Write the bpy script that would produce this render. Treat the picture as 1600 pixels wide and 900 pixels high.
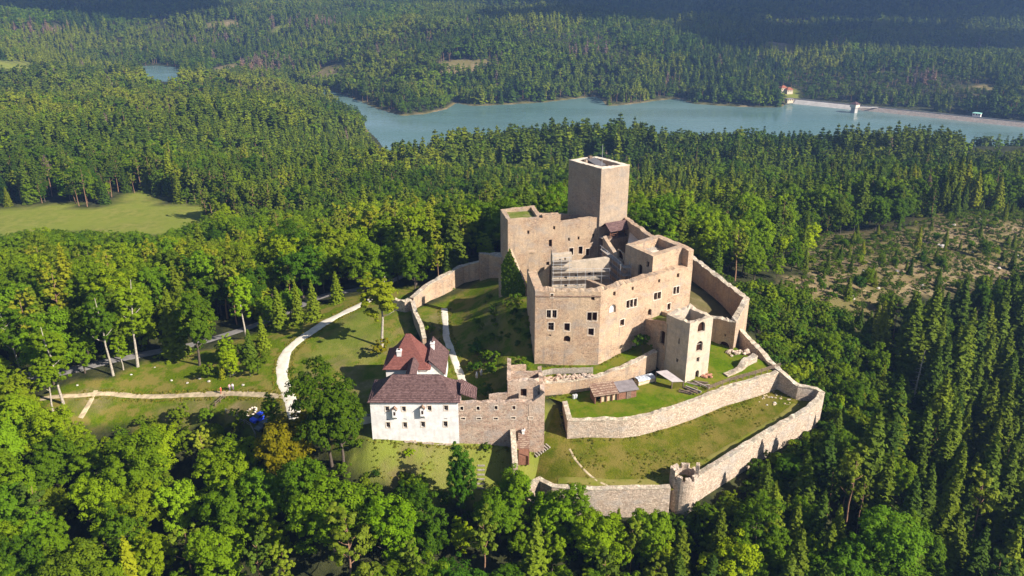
import bpy, bmesh, math, random
import numpy as np
from mathutils import Vector, noise, geometry
for o in list(bpy.data.objects): bpy.data.objects.remove(o)
SC = bpy.context.scene
COL = SC.collection
rad = math.radians
# ------------------------------------------------------------------ camera, sky, sun, exposure
CAM_H, PITCH, FPX = 87.0, 22.4, 1256.0            # metres above the bailey, degrees down, focal length in photo pixels
cam = bpy.data.cameras.new("camera"); camo = bpy.data.objects.new("camera", cam); COL.objects.link(camo)
camo.location = (0, 0, CAM_H); camo.rotation_euler = (rad(90 - PITCH), 0, 0)
cam.sensor_width = 36; cam.lens = 36 * FPX / 1600; cam.clip_start = 1; cam.clip_end = 20000
SC.camera = camo
SUN_AZ, SUN_EL = 29.0, 34.0                       # sun stands right of and behind the camera
sdir = Vector((math.cos(rad(SUN_AZ)) * math.cos(rad(SUN_EL)), -math.sin(rad(SUN_AZ)) * math.cos(rad(SUN_EL)), math.sin(rad(SUN_EL))))
W = bpy.data.worlds.new("World"); SC.world = W; W.use_nodes = True
wn = W.node_tree; bg = wn.nodes["Background"]
sky = wn.nodes.new("ShaderNodeTexSky"); sky.sky_type = 'NISHITA'; sky.sun_disc = False
sky.sun_elevation = rad(SUN_EL); sky.sun_rotation = math.atan2(sdir.x, sdir.y); sky.altitude = 600
wn.links.new(sky.outputs[0], bg.inputs[0]); bg.inputs[1].default_value = 0.065
sl = bpy.data.lights.new("sun", 'SUN'); sl.energy = 5.0; sl.angle = rad(0.5); sl.color = (1.0, 0.93, 0.82)
so = bpy.data.objects.new("sun", sl); COL.objects.link(so); so.rotation_euler = (-sdir).to_track_quat('-Z', 'Y').to_euler()
so.location = (200, -100, 400)
vs = SC.view_settings; vs.view_transform = 'Standard'; vs.look = 'None'; vs.exposure = 1.1; vs.gamma = 1; vs.use_curve_mapping = False
SC.render.engine = 'CYCLES'
SC.cycles.max_bounces = 6; SC.cycles.diffuse_bounces = 3; SC.cycles.transmission_bounces = 3; SC.cycles.volume_bounces = 0
SC.cycles.use_denoising = True
try: SC.cycles.denoiser = 'OPENIMAGEDENOISE'
except Exception: pass

# ------------------------------------------------------------------ helpers: geometry of the view
cp, sp_ = math.cos(rad(PITCH)), math.sin(rad(PITCH))
def ray(px, py):
    a, b = (px - 800) / FPX, (450 - py) / FPX
    return Vector((a, cp + b * sp_, b * cp - sp_))
def at(px, py, z):
    """the point of the place at height z that the photograph shows at (px, py)"""
    r = ray(px, py); t = (z - CAM_H) / r.z
    return Vector((r.x * t, r.y * t, z))
def at_y(px, py, y):
    r = ray(px, py); t = y / r.y
    return Vector((r.x * t, y, CAM_H + r.z * t))
def on_wall(px, py, p, q):
    """(distance along the wall p-q, height) of a photo pixel on that upright wall"""
    d = Vector((q[0] - p[0], q[1] - p[1])); L = d.length; d /= L
    n = Vector((d.y, -d.x)); r = ray(px, py)
    t = (n.x * p[0] + n.y * p[1]) / (n.x * r.x + n.y * r.y)
    return (r.x * t - p[0]) * d.x + (r.y * t - p[1]) * d.y, CAM_H + r.z * t
def project(x, y, z):
    z = z - CAM_H
    dep = y * cp - z * sp_; v = y * sp_ + z * cp
    return 800 + FPX * x / dep, 450 - FPX * v / dep, dep

# ------------------------------------------------------------------ helpers: objects
WLOC = {}
def tag(o, label=None, cat=None, group=None, kind=None):
    if label: o["label"] = label
    if cat: o["category"] = cat
    if group: o["group"] = group
    if kind: o["kind"] = kind
    return o
def thing(name, label, cat, loc, group=None, rz=0.0):
    o = bpy.data.objects.new(name, None); COL.objects.link(o); o.empty_display_size = 0.5
    o.location = loc; o.rotation_euler[2] = rz; WLOC[o.name] = Vector(loc)
    return tag(o, label, cat, group)
class MB:
    def __init__(s): s.v = []; s.f = []; s.m = []
    def quad(s, a, b, c, d, m=0):
        i = len(s.v); s.v += [tuple(a), tuple(b), tuple(c), tuple(d)]; s.f.append((i, i+1, i+2, i+3)); s.m.append(m)
    def poly(s, pts, m=0):
        i = len(s.v); s.v += [tuple(p) for p in pts]; s.f.append(tuple(range(i, i + len(pts)))); s.m.append(m)
    def box(s, c, size, rz=0.0, m=0, taper=1.0):
        cx, cy, cz = c; sx, sy, sz = size[0] / 2, size[1] / 2, size[2]
        ca, sa = math.cos(rz), math.sin(rz); P = []
        for k, zz in ((1.0, cz), (taper, cz + sz)):
            for ux, uy in ((-1, -1), (1, -1), (1, 1), (-1, 1)):
                x, y = ux * sx * k, uy * sy * k
                P.append((cx + x * ca - y * sa, cy + x * sa + y * ca, zz))
        i = len(s.v); s.v += P
        for f in ((3, 2, 1, 0), (4, 5, 6, 7), (0, 1, 5, 4), (1, 2, 6, 5), (2, 3, 7, 6), (3, 0, 4, 7)):
            s.f.append(tuple(i + k for k in f)); s.m.append(m)
    def bar(s, p, q, w, h=None, m=0):
        h = h or w; p, q = Vector(p), Vector(q); d = (q - p).normalized()
        u = d.cross(Vector((0, 0, 1)));  u = u.normalized() if u.length > 1e-4 else Vector((1, 0, 0))
        v = u.cross(d); i = len(s.v)
        for e in (p, q):
            for a, b in ((-1, -1), (1, -1), (1, 1), (-1, 1)): s.v.append(tuple(e + u * a * w / 2 + v * b * h / 2))
        for f in ((3, 2, 1, 0), (4, 5, 6, 7), (0, 1, 5, 4), (1, 2, 6, 5), (2, 3, 7, 6), (3, 0, 4, 7)):
            s.f.append(tuple(i + k for k in f)); s.m.append(m)
    def tube(s, pts, radii, n=7, m=0, cap=True):
        rings = []
        for k, p in enumerate(pts):
            p = Vector(p); d = Vector(pts[min(k + 1, len(pts) - 1)]) - Vector(pts[max(k - 1, 0)]); d.normalize()
            u = d.cross(Vector((0.3, 1, 0.1))).normalized(); v = d.cross(u); r0 = len(s.v)
            for j in range(n):
                a = 2 * math.pi * j / n; s.v.append(tuple(p + (u * math.cos(a) + v * math.sin(a)) * radii[k]))
            rings.append(r0)
        for a, b in zip(rings, rings[1:]):
            for j in range(n):
                s.f.append((a + j, a + (j + 1) % n, b + (j + 1) % n, b + j)); s.m.append(m)
        if cap:
            s.f.append(tuple(rings[-1] + j for j in range(n))); s.m.append(m)
    def build(s, name, mats, parent=None, smooth=False, fix=True):
        off = Vector((0, 0, 0)); q = parent
        while q is not None: off += Vector(q.location); q = q.parent
        me = bpy.data.meshes.new(name)
        me.from_pydata([(x - off.x, y - off.y, z - off.z) for x, y, z in s.v], [], s.f)
        if not isinstance(mats, (list, tuple)): mats = [mats]
        for mt in mats: me.materials.append(mt)
        if len(mats) > 1: me.polygons.foreach_set("material_index", s.m)
        if fix:
            b = bmesh.new(); b.from_mesh(me); bmesh.ops.remove_doubles(b, verts=b.verts, dist=1e-4)
            bmesh.ops.recalc_face_normals(b, faces=b.faces); b.to_mesh(me); b.free()
        if smooth: me.shade_smooth()
        o = bpy.data.objects.new(name, me); COL.objects.link(o)
        if parent is not None: o.parent = parent
        return o
def nz(x, y, z=0.0, s=1.0): return noise.noise(Vector((x * s, y * s, z * s)))

# ------------------------------------------------------------------ helpers: materials
MATS = {}
class NT:
    def __init__(s, name):
        s.m = bpy.data.materials.new(name); s.m.use_nodes = True; s.t = s.m.node_tree
        s.b = s.t.nodes["Principled BSDF"]; s.out = s.t.nodes["Material Output"]; MATS[name] = s.m
        s.b.inputs["Roughness"].default_value = 0.9; s.b.inputs["Specular IOR Level"].default_value = 0.15
    def n(s, typ, **kw):
        nd = s.t.nodes.new("ShaderNode" + typ)
        for k, v in kw.items():
            if isinstance(k, str) and hasattr(nd, k): setattr(nd, k, v)
        return nd
    def l(s, a, b): s.t.links.new(a, b)
    def pos(s, scale=(1, 1, 1)):
        g = s.n("NewGeometry"); mp = s.n("Mapping"); mp.inputs["Scale"].default_value = scale
        s.l(g.outputs["Position"], mp.inputs[0]); return mp.outputs[0]
    def noise(s, vec, scale, detail=4, rough=0.55):
        x = s.n("TexNoise"); x.inputs["Scale"].default_value = scale; x.inputs["Detail"].default_value = detail; x.inputs["Roughness"].default_value = rough
        s.l(vec, x.inputs["Vector"]); return x.outputs["Fac"]
    def ramp(s, fac, lo, hi):
        r = s.n("MapRange"); r.inputs[1].default_value = lo; r.inputs[2].default_value = hi; r.interpolation_type = 'SMOOTHSTEP'
        s.l(fac, r.inputs[0]); return r.outputs[0]
    def mix(s, fac, a, b, mode='MIX'):
        x = s.n("Mix"); x.data_type = 'RGBA'; x.blend_type = mode
        for sock, v in ((x.inputs["Factor"], fac), (x.inputs[6], a), (x.inputs[7], b)):
            if isinstance(v, (int, float)): sock.default_value = v
            elif isinstance(v, tuple): sock.default_value = (*v, 1)
            else: s.l(v, sock)
        return x.outputs[2]
    def math(s, op, a, b=0.0):
        x = s.n("Math"); x.operation = op
        for sock, v in ((x.inputs[0], a), (x.inputs[1], b)):
            if isinstance(v, (int, float)): sock.default_value = v
            else: s.l(v, sock)
        return x.outputs[0]
    def bump(s, h, dist, strength=1.0):
        x = s.n("Bump"); x.inputs["Distance"].default_value = dist; x.inputs["Strength"].default_value = strength
        s.l(h, x.inputs["Height"]); s.l(x.outputs[0], s.b.inputs["Normal"])
    def col(s, c):
        if isinstance(c, tuple): s.b.inputs["Base Color"].default_value = (*c, 1)
        else: s.l(c, s.b.inputs["Base Color"])
def plain(name, c, rough=0.8, var=0.12, scale=1.5, spec=0.2):
    k = NT(name); v = k.pos(); f = k.noise(v, scale, 5)
    k.col(k.mix(k.ramp(f, 0.3, 0.7), tuple(x * (1 - var) for x in c), tuple(min(1, x * (1 + var)) for x in c)))
    k.b.inputs["Roughness"].default_value = rough; k.b.inputs["Specular IOR Level"].default_value = spec
    return k.m
def masonry(name, plaster, stone, mortar, bare=0.5, cell=2.2, stain=(0.20, 0.17, 0.15), stainamt=0.45, bumpd=0.06, fineamt=1.0, cellc=1.0):
    """old lime plaster worn off rubble masonry; bare = share of naked stone"""
    k = NT(name); v = k.pos(); vz = k.pos((1, 1, 1.5))
    warp = k.n("TexNoise"); warp.inputs["Scale"].default_value = 1.3; k.l(v, warp.inputs["Vector"])
    add = k.n("VectorMath"); add.operation = 'MULTIPLY_ADD'; add.inputs[1].default_value = (0.35,) * 3
    k.l(warp.outputs["Color"], add.inputs[0]); k.l(vz, add.inputs[2])
    vo = k.n("TexVoronoi"); vo.inputs["Scale"].default_value = cell; k.l(add.outputs[0], vo.inputs["Vector"])
    ve = k.n("TexVoronoi"); ve.feature = 'DISTANCE_TO_EDGE'; ve.inputs["Scale"].default_value = cell; k.l(add.outputs[0], ve.inputs["Vector"])
    sep = k.n("SeparateColor"); k.l(vo.outputs["Color"], sep.inputs[0])
    st = k.mix(sep.outputs[0], tuple(x * (1 - .38 * cellc) for x in stone), tuple(min(1, x * (1 + .3 * cellc)) for x in stone))
    st = k.mix(k.math('MULTIPLY', sep.outputs[1], 0.35 * cellc), st, (0.42, 0.24, 0.17))
    edge = k.ramp(ve.outputs["Distance"], 0.02, 0.10)
    st = k.mix(edge, mortar, st)
    big = k.noise(v, 0.16, 6, 0.62); med = k.noise(v, 0.9, 5, 0.6)
    pl = k.mix(k.ramp(med, 0.3, 0.7), tuple(x * 0.86 for x in plaster), tuple(min(1, x * 1.1) for x in plaster))
    T = 0.5 + (0.5 - bare) * 0.45
    msk = k.ramp(k.math('ADD', k.math('MULTIPLY', big, 0.7), k.math('MULTIPLY', med, 0.3)), T - 0.05, T + 0.05)
    c = k.mix(msk, pl, st) if bare < 0.99 else st
    grey = k.ramp(k.noise(k.pos((1, 1, 1.6)), 0.28, 6, .7), .48, .66); c = k.mix(k.math('MULTIPLY', grey, .55), c, tuple(0.78 * (x * .35 + .65 * (plaster[0] * .3 + plaster[1] * .6 + plaster[2] * .1)) for x in plaster))
    fine = k.noise(v, 4.5, 5, .75); c = k.mix(k.ramp(fine, .32, .72), k.mix(fineamt, c, (.66, .64, .62), 'MULTIPLY'), k.mix(fineamt, c, (1.16, 1.15, 1.14), 'MULTIPLY'))
    streak = k.ramp(k.noise(k.pos((1.1, 1.1, 0.10)), 1.0, 5, 0.65), 0.50, 0.78)
    c = k.mix(k.math('MULTIPLY', streak, min(1, stainamt)), c, stain)
    blot = k.ramp(k.noise(v, 0.35, 5, 0.7), 0.55, 0.8)
    c = k.mix(k.math('MULTIPLY', blot, stainamt * 0.8), c, tuple(x * 1.2 for x in stain))
    k.col(c)
    h = k.math('ADD', k.math('MULTIPLY', edge, 0.6), k.math('MULTIPLY', k.noise(v, 6, 4), 0.8))
    k.bump(h, bumpd, 0.9); k.b.inputs["Roughness"].default_value = 0.95
    return k.m
M_palace = masonry("palace masonry", (0.535, 0.39, 0.262), (0.425, 0.293, 0.192), (0.50, 0.375, 0.26), 0.52, 2.0, stainamt=.75, bumpd=.08, fineamt=.8, cellc=.85)
M_tower = masonry("tower masonry", (0.43, 0.33, 0.24), (0.36, 0.27, 0.195), (0.41, 0.325, 0.24), 0.42, 2.0, stainamt=0.75, bumpd=.06, fineamt=.8, cellc=.7)
M_gate = masonry("gate tower masonry", (0.52, 0.425, 0.32), (0.42, 0.33, 0.245), (0.47, 0.385, 0.30), 0.25, 1.9, stainamt=0.45, bumpd=.04, fineamt=.5, cellc=.6)
M_ruin = masonry("ruin masonry", (0.56, 0.43, 0.33), (0.44, 0.315, 0.235), (0.53, 0.42, 0.325), 0.65, 1.7)
M_wall = masonry("field stone wall", (0.68, 0.56, 0.44), (0.64, 0.52, 0.405), (0.52, 0.42, 0.32), 0.99, 2.6, bumpd=0.12)
M_cope = masonry("coping stone", (0.62, 0.54, 0.43), (0.58, 0.50, 0.39), (0.42, 0.37, 0.28), 0.99, 1.6, stain=(0.18, 0.2, 0.09), stainamt=0.5, bumpd=0.08)
M_white = masonry("white lime wash", (0.72, 0.685, 0.655), (0.55, 0.48, 0.41), (0.7, 0.64, 0.58), 0.05, 1.8, stain=(0.48, 0.40, 0.33), stainamt=0.55, bumpd=0.01, fineamt=.2)
M_pale = plain("pale stone", (0.60, 0.50, 0.40), 0.9, 0.15, 2)
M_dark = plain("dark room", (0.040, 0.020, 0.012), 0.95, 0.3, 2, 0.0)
M_wood = plain("weathered wood", (0.17, 0.12, 0.09), 0.85, 0.3, 3)
M_oldwood = plain("grey old wood", (0.30, 0.26, 0.22), 0.85, 0.25, 3)
M_brownwood = plain("brown boards", (0.21, 0.10, 0.065), 0.8, 0.25, 3)
M_lightwood = plain("new wood", (0.50, 0.37, 0.24), 0.8, 0.15, 3)
M_metal = plain("grey metal", (0.42, 0.42, 0.43), 0.45, 0.1, 2, 0.5)
M_darkmetal = plain("dark sheet metal", (0.10, 0.095, 0.10), 0.5, 0.2, 2, 0.4)
M_sheet = plain("pale sheet roof", (0.40, 0.35, 0.34), 0.6, 0.12, 1)
M_skin = plain("skin", (0.55, 0.36, 0.27), 0.6, 0.05)
def tiled(name, c, c2):
    k = NT(name); v = k.pos((1, 1, 1.4)); w = k.n("TexBrick"); w.inputs["Scale"].default_value = 2.4
    k.l(k.pos(), w.inputs["Vector"])
    vo = k.n("TexVoronoi"); vo.inputs["Scale"].default_value = 3.6; k.l(v, vo.inputs["Vector"])
    sep = k.n("SeparateColor"); k.l(vo.outputs["Color"], sep.inputs[0])
    f = k.math('ADD', k.math('MULTIPLY', sep.outputs[0], 0.5), k.math('MULTIPLY', k.noise(k.pos((1, 1, .4)), 0.9, 5, .7), 0.5))
    c_ = k.mix(k.ramp(f, 0.2, 0.8), c, c2)
    rows = k.n("TexWave"); rows.bands_direction = 'Z'; rows.inputs["Scale"].default_value = 1.55; rows.inputs["Distortion"].default_value = 0.6; rows.inputs["Detail"].default_value = 3
    k.l(k.pos(), rows.inputs["Vector"])
    c_ = k.mix(k.math('MULTIPLY', k.ramp(rows.outputs["Fac"], 0.0, 0.35), 1.0), tuple(x * 0.72 for x in c), c_)
    k.col(c_); k.bump(rows.outputs["Fac"], 0.05, 0.8); k.b.inputs["Roughness"].default_value = 0.75
    return k.m
M_roofbrown = tiled("brown wooden shingles", (0.072, 0.040, 0.038), (0.165, 0.098, 0.092))
M_roofred = tiled("red brown tiles", (0.135, 0.048, 0.040), (0.215, 0.082, 0.066))
M_roofold = tiled("mottled old tiles", (0.16, 0.085, 0.06), (0.34, 0.25, 0.18))
M_roofgrey = plain("grey felt roof", (0.20, 0.175, 0.18), 0.7, 0.15, 1)
def grass_mat(name, a, b, dry, dryamt, scale=0.35, bumpd=0.10):
    k = NT(name); v = k.pos()
    f = k.noise(v, scale, 6, 0.65); g = k.noise(v, 2.6, 4, 0.7)
    c = k.mix(k.ramp(k.math('ADD', k.math('MULTIPLY', f, .6), k.math('MULTIPLY', g, .4)), 0.35, 0.65), a, b)
    d = k.ramp(k.noise(v, scale * 0.6, 6, 0.7), 0.62 - dryamt * 0.5, 0.80 - dryamt * 0.45)
    c = k.mix(k.math('MULTIPLY', d, 0.85), c, dry); k.col(c)
    k.bump(k.math('ADD', g, k.noise(v, 7, 3)), bumpd, 0.8); k.b.inputs['Specular IOR Level'].default_value = 0.03
    return k.m
M_lawn = grass_mat("mown lawn", (0.050, 0.098, 0.002), (0.100, 0.145, 0.004), (0.16, 0.145, 0.022), 0.40)
M_rough = grass_mat("rough meadow grass", (0.060, 0.085, 0.004), (0.125, 0.128, 0.010), (0.185, 0.145, 0.035), 0.42, 0.3, 0.25)
M_rough2 = grass_mat("mown strip", (0.105, 0.125, 0.012), (0.160, 0.165, 0.024), (0.20, 0.17, 0.05), 0.45, 0.5, 0.06)
M_roofgrass = grass_mat("grass grown roof", (0.085, 0.12, 0.015), (0.15, 0.165, 0.035), (0.22, 0.19, 0.09), 0.35, 0.5)
M_path = plain("pale gravel path", (0.60, 0.54, 0.44), 0.95, 0.14, 0.7)
M_dirt = plain("trodden earth path", (0.40, 0.315, 0.20), 0.95, 0.3, 0.9)
M_road = plain("grey asphalt road", (0.20, 0.185, 0.175), 0.9, 0.18, 0.6)
M_rock = plain("granite boulder", (0.42, 0.38, 0.33), 0.9, 0.3, 1.5)

# ------------------------------------------------------------------ terrain
LAKE_Z = -75.0
def polyat(pts, z): return np.array([[at(a, b, z).x, at(a, b, z).y] for a, b in pts])
def inside(x, y, poly):
    x, y = np.asarray(x, float), np.asarray(y, float); r = np.zeros(x.shape, bool); n = len(poly)
    for i in range(n):
        x0, y0 = poly[i]; x1, y1 = poly[(i + 1) % n]
        if y0 == y1: continue
        c = ((y0 > y) != (y1 > y)) & (x < (x1 - x0) * (y - y0) / (y1 - y0) + x0); r ^= c
    return r
def segdist(x, y, poly, closed=True):
    d = np.full(np.shape(x), 1e9); n = len(poly)
    for i in range(n if closed else n - 1):
        x0, y0 = poly[i]; x1, y1 = poly[(i + 1) % n]; dx, dy = x1 - x0, y1 - y0
        t = np.clip(((x - x0) * dx + (y - y0) * dy) / (dx * dx + dy * dy + 1e-9), 0, 1)
        d = np.minimum(d, np.hypot(x - x0 - t * dx, y - y0 - t * dy))
    return d
def sdist(x, y, poly):
    d = segdist(x, y, poly); return np.where(inside(x, y, poly), -d, d)
def sstep(a, b, v):
    t = np.clip((v - a) / (b - a), 0, 1); return t * t * (3 - 2 * t)
_rs = np.random.RandomState(11)
_tab = _rs.rand(256, 256)
def vnoise(x, y):
    xi, yi = np.floor(x).astype(int), np.floor(y).astype(int); fx, fy = x - xi, y - yi
    fx, fy = fx * fx * (3 - 2 * fx), fy * fy * (3 - 2 * fy)
    g = lambda a, b: _tab[a % 256, b % 256]
    return (g(xi, yi) * (1 - fx) + g(xi + 1, yi) * fx) * (1 - fy) + (g(xi, yi + 1) * (1 - fx) + g(xi + 1, yi + 1) * fx) * fy
def fnoise(x, y, o=4):
    s, a, t = 0, 1, 0
    for k in range(o): s = s + a * vnoise(x * 2 ** k + 17.3 * k, y * 2 ** k + 5.1 * k); t += a; a *= .5
    return s / t
LAKE = polyat([(452, 128), (478, 138), (520, 142), (560, 158), (590, 170), (628, 181), (665, 178), (700, 170), (712, 161), (740, 166), (800, 163),
               (850, 160), (928, 151), (940, 155), (948, 166), (985, 163), (1030, 157), (1063, 154), (1080, 162), (1120, 165), (1180, 168),
               (1222, 168), (1229, 161), (1240, 158), (1345, 172), (1450, 182), (1600, 196), (1750, 212), (1900, 235), (1700, 245), (1200, 242), (900, 240), (700, 243),
               (606, 240), (588, 216), (556, 186), (520, 160), (480, 150), (455, 135)], LAKE_Z)
POND = polyat([(215, 104), (250, 102), (285, 108), (300, 122), (260, 128), (225, 122)], LAKE_Z)
def far_height(x, y):
    sl_, sq_ = sdist(x, y, LAKE), sdist(x, y, POND); sd = np.minimum(sl_, sq_)
    near = 20 * np.exp(-((y - 520) / 140) ** 2) * (0.85 + 0.35 * fnoise(x / 170, y / 170, 2)) * (1 - 0.75 * np.exp(-((x + 80) / 110) ** 2)) * (1 - .3 * sstep(330, 450, x))
    left = 25 * np.exp(-(((x + 420) / 260) ** 2 + ((y - 640) / 230) ** 2)) + 6 * np.exp(-(((x + 620) / 260) ** 2 + ((y - 1080) / 170) ** 2))
    wst = 22 * np.exp(-(((x - 600) / 260) ** 2 + ((y - 420) / 200) ** 2))
    back = 62 * sstep(900, 3000, y + 0.15 * np.abs(x)) + 60 * (fnoise(x / 650 + 3, y / 650 + 9, 4) - 0.42) * sstep(850, 1300, y) + 26 * sstep(0, 260, sd) * sstep(800, 1000, y)
    low = 6 + 8 * fnoise(x / 60, y / 60, 3)
    h = np.maximum(low, 0) + near + left + wst + np.maximum(back, -4)
    h = h * sstep(-2, 90, sl_) * sstep(-2, 330, sq_) + 1.2 * sstep(0, 8, sd) - 4 * sstep(0, 12, -sd)
    return LAKE_Z + np.minimum(h, 145)
CTRL = []
def cpx(*rows):
    for px, py, z in rows: p = at(px, py, z); CTRL.append((p.x, p.y, z))
cpx((582, 683, -0.1), (550, 665, -0.2), (565, 645, 0), (600, 700, -1.5), (640, 740, -4.7), (700, 800, -10), (760, 740, -5.0), (716, 700, -1.9), (790, 705, -2.6),
    (700, 520, 3), (720, 600, 1.5), (690, 490, 4), (650, 490, 4), (755, 440, 7), (715, 450, 5.2), (720, 480, 4), (760, 560, 2.5), (740, 580, 1.6),
    (455, 625, -1), (442, 580, -0.5), (455, 540, 0.5), (500, 505, 1.5), (555, 480, 2.5), (590, 462, 3), (600, 545, 1.5), (560, 560, 0.8), (520, 600, -0.3), (620, 500, 3.2),
    (110, 578, -5), (215, 555, -4.2), (300, 538, -3.8), (400, 507, -2.6), (500, 465, -0.6), (560, 452, 0.8), (610, 440, 2),
    (200, 600, -5), (100, 640, -7), (300, 610, -4), (390, 615, -2.2), (250, 645, -7), (330, 645, -5.5), (150, 660, -9), (0, 640, -10), (420, 660, -3), (400, 690, -7), (500, 720, -6),
    (1068, 812, -10.5), (950, 800, -9.5), (840, 795, -9))
CTRL += [(2.8, 165, 12.6), (1.4, 174, 12.6), (-1.2, 183, 12), (2.8, 159, 8), (-5.5, 174, 8), (-6, 186, 8.6), (-9.5, 166, 4.2), (-4, 160, 4.6), (12, 180, 8), (30, 175, 8), (20, 160, 4.5), (0, 205, 8), (25, 215, 6), (48, 205, 4), (52, 185, 4), (45, 168, 2.5), (50, 160, 1.5),
         (35, 150, 0.5), (20, 146, 0.5), (4, 147, 1.5), (-8, 144, 1.0), (8, 138, -2.6), (20, 138, -3), (40, 147, -2.8), (58, 152, -2.6), (60, 146, -5), (45, 134, -6.5), (30, 126, -8.5), (10, 128, -8),
         (74, 151, -8), (70, 160, -7), (66, 178, -3.5), (68, 198, -1), (64, 215, 0), (52, 128, -10), (90, 150, -16), (110, 180, -16), (100, 130, -23), (140, 160, -25), (150, 120, -34), (60, 110, -20), (30, 112, -19), (0, 110, -18),
         (-40, 114, -17), (-90, 122, -20), (-130, 140, -22), (-100, 90, -36), (0, 88, -32), (60, 85, -36), (0, 55, -52), (-80, 50, -55), (90, 55, -55), (0, 20, -65),
         (150, 270, -12), (199, 314, -14), (120, 235, -8), (95, 215, -5), (95, 190, -9), (170, 230, -17), (240, 300, -20), (110, 290, -14), (150, 210, -18), (200, 200, -28), (200, 260, -20),
         (20, 240, 2), (60, 250, -3), (-20, 225, 3), (-40, 250, -8), (-10, 280, -12), (40, 300, -14), (-80, 250, -12), (-60, 225, -3), (-110, 215, -8), (-150, 180, -13),
         (-185, 375, -31), (-240, 375, -31), (-140, 380, -31), (-120, 340, -29), (-220, 340, -30), (-60, 340, -26), (0, 380, -32), (100, 390, -34), (-170, 300, -24), (-250, 280, -28), (-250, 180, -28), (210, 380, -26), (-230, 100, -42), (230, 120, -44)]
_ang = np.linspace(0, 2 * np.pi, 28, endpoint=False)
ring = np.array([(470 * math.cos(a), 190 + 430 * math.sin(a)) for a in _ang])
ringz = np.maximum(far_height(ring[:, 0], ring[:, 1]), -70)
CT = np.array(CTRL + [(a[0], a[1], z) for a, z in zip(ring, ringz)])
class TPS:
    def __init__(s, pts, lam=0.0):
        s.p = pts[:, :2] / 100.0; n = len(pts)
        d = np.hypot(s.p[:, None, 0] - s.p[None, :, 0], s.p[:, None, 1] - s.p[None, :, 1])
        K = np.where(d > 0, d * d * np.log(d + 1e-12), 0) + lam * np.eye(n)
        A = np.zeros((n + 3, n + 3)); A[:n, :n] = K; A[:n, n] = 1; A[:n, n + 1:] = s.p; A[n, :n] = 1; A[n + 1:, :n] = s.p.T
        s.w = np.linalg.solve(A, np.concatenate([pts[:, 2], [0, 0, 0]]))
    def __call__(s, x, y):
        x, y = np.asarray(x, float) / 100, np.asarray(y, float) / 100; n = len(s.p)
        r = s.w[n] + s.w[n + 1] * x + s.w[n + 2] * y
        for (a, b), w in zip(s.p, s.w[:n]):
            q = (x - a) ** 2 + (y - b) ** 2; r = r + w * 0.5 * q * np.log(q + 1e-12)
        return r
near_tps = TPS(CT, 0.0004)
def height(x, y):
    x, y = np.asarray(x, float), np.asarray(y, float)
    d = np.hypot(x / 470, (y - 190) / 430); w = sstep(0.72, 0.98, d)
    return near_tps(x, y) * (1 - w) + far_height(x, y) * w
def spaced(segs):
    r = []
    for a, b, st in segs: r += list(np.arange(a, b, st))
    return np.array(r + [segs[-1][1]])
GX = spaced([(-4200, -1500, 90), (-1500, -500, 25), (-500, -170, 8), (-170, 130, 1.6), (130, 500, 8), (500, 1500, 25), (1500, 4200, 90)])
GY = spaced([(-60, 84, 8), (84, 260, 1.6), (260, 1400, 8), (1400, 2600, 30), (2600, 6000, 90)])
XX, YY = np.meshgrid(GX, GY); ZZ = height(XX, YY)
ZZ = ZZ + 0.35 * (fnoise(XX / 6, YY / 6, 3) - 0.5) * sstep(0, 1, np.abs(1))
def ground(x, y):
    """height of the built ground sheet"""
    x, y = np.asarray(x, float), np.asarray(y, float)
    i = np.clip(np.searchsorted(GX, x) - 1, 0, len(GX) - 2); j = np.clip(np.searchsorted(GY, y) - 1, 0, len(GY) - 2)
    fx = (x - GX[i]) / (GX[i + 1] - GX[i]); fy = (y - GY[j]) / (GY[j + 1] - GY[j])
    return (ZZ[j, i] * (1 - fx) + ZZ[j, i + 1] * fx) * (1 - fy) + (ZZ[j + 1, i] * (1 - fx) + ZZ[j + 1, i + 1] * fx) * fy
def g1(x, y): return float(ground(x, y))
def ray_ground(px, py, above=0.0):
    """where the line of sight through a photo pixel comes within `above` metres of the ground"""
    r = ray(px, py); t = np.concatenate([np.arange(60.0, 900.0, 0.5), np.arange(900.0, 5000.0, 4.0)])
    d = CAM_H + r.z * t - ground(r.x * t, r.y * t) - above
    k = int(np.argmax(d < 0)) if (d < 0).any() else len(t) - 1
    p = (r.x * t[k], r.y * t[k]); return Vector((p[0], p[1], g1(*p)))
# ---- what covers the ground
def zone(pts): return np.array([[p.x, p.y] for p in (ray_ground(a, b) for a, b in pts)])
MEADOW = zone([(-160, 376), (0, 372), (120, 366), (250, 372), (300, 352), (345, 334), (445, 338), (445, 326), (335, 322), (255, 319), (237, 303), (200, 303), (168, 326), (120, 326), (80, 318), (20, 325), (-160, 345)])
CLEAR = zone([(1270, 372), (1400, 360), (1500, 332), (1610, 330), (1740, 370), (1720, 450), (1600, 446), (1500, 446), (1420, 470), (1340, 505), (1240, 520), (1195, 505), (1215, 450), (1270, 410)])
LAWN_L = zone([(70, 672), (40, 640), (90, 605), (140, 592), (220, 572), (300, 552), (345, 540), (400, 520), (480, 482), (560, 462), (640, 450), (660, 560), (600, 610), (560, 640), (540, 690), (470, 660), (400, 680), (330, 652), (250, 675), (150, 672)])
SLOPE = zone([(545, 700), (560, 640), (600, 610), (690, 600), (850, 640), (850, 700), (840, 800), (780, 770), (690, 790), (600, 770)])
INNER = np.array([(-25, 187), (-8, 201), (0, 205), (8, 195), (6, 150), (4, 140), (-12, 141), (-16, 150), (-15, 165)])
BACK = np.array([(38, 170), (40, 196), (50, 210), (57, 182), (50, 166), (44, 168)])
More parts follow.
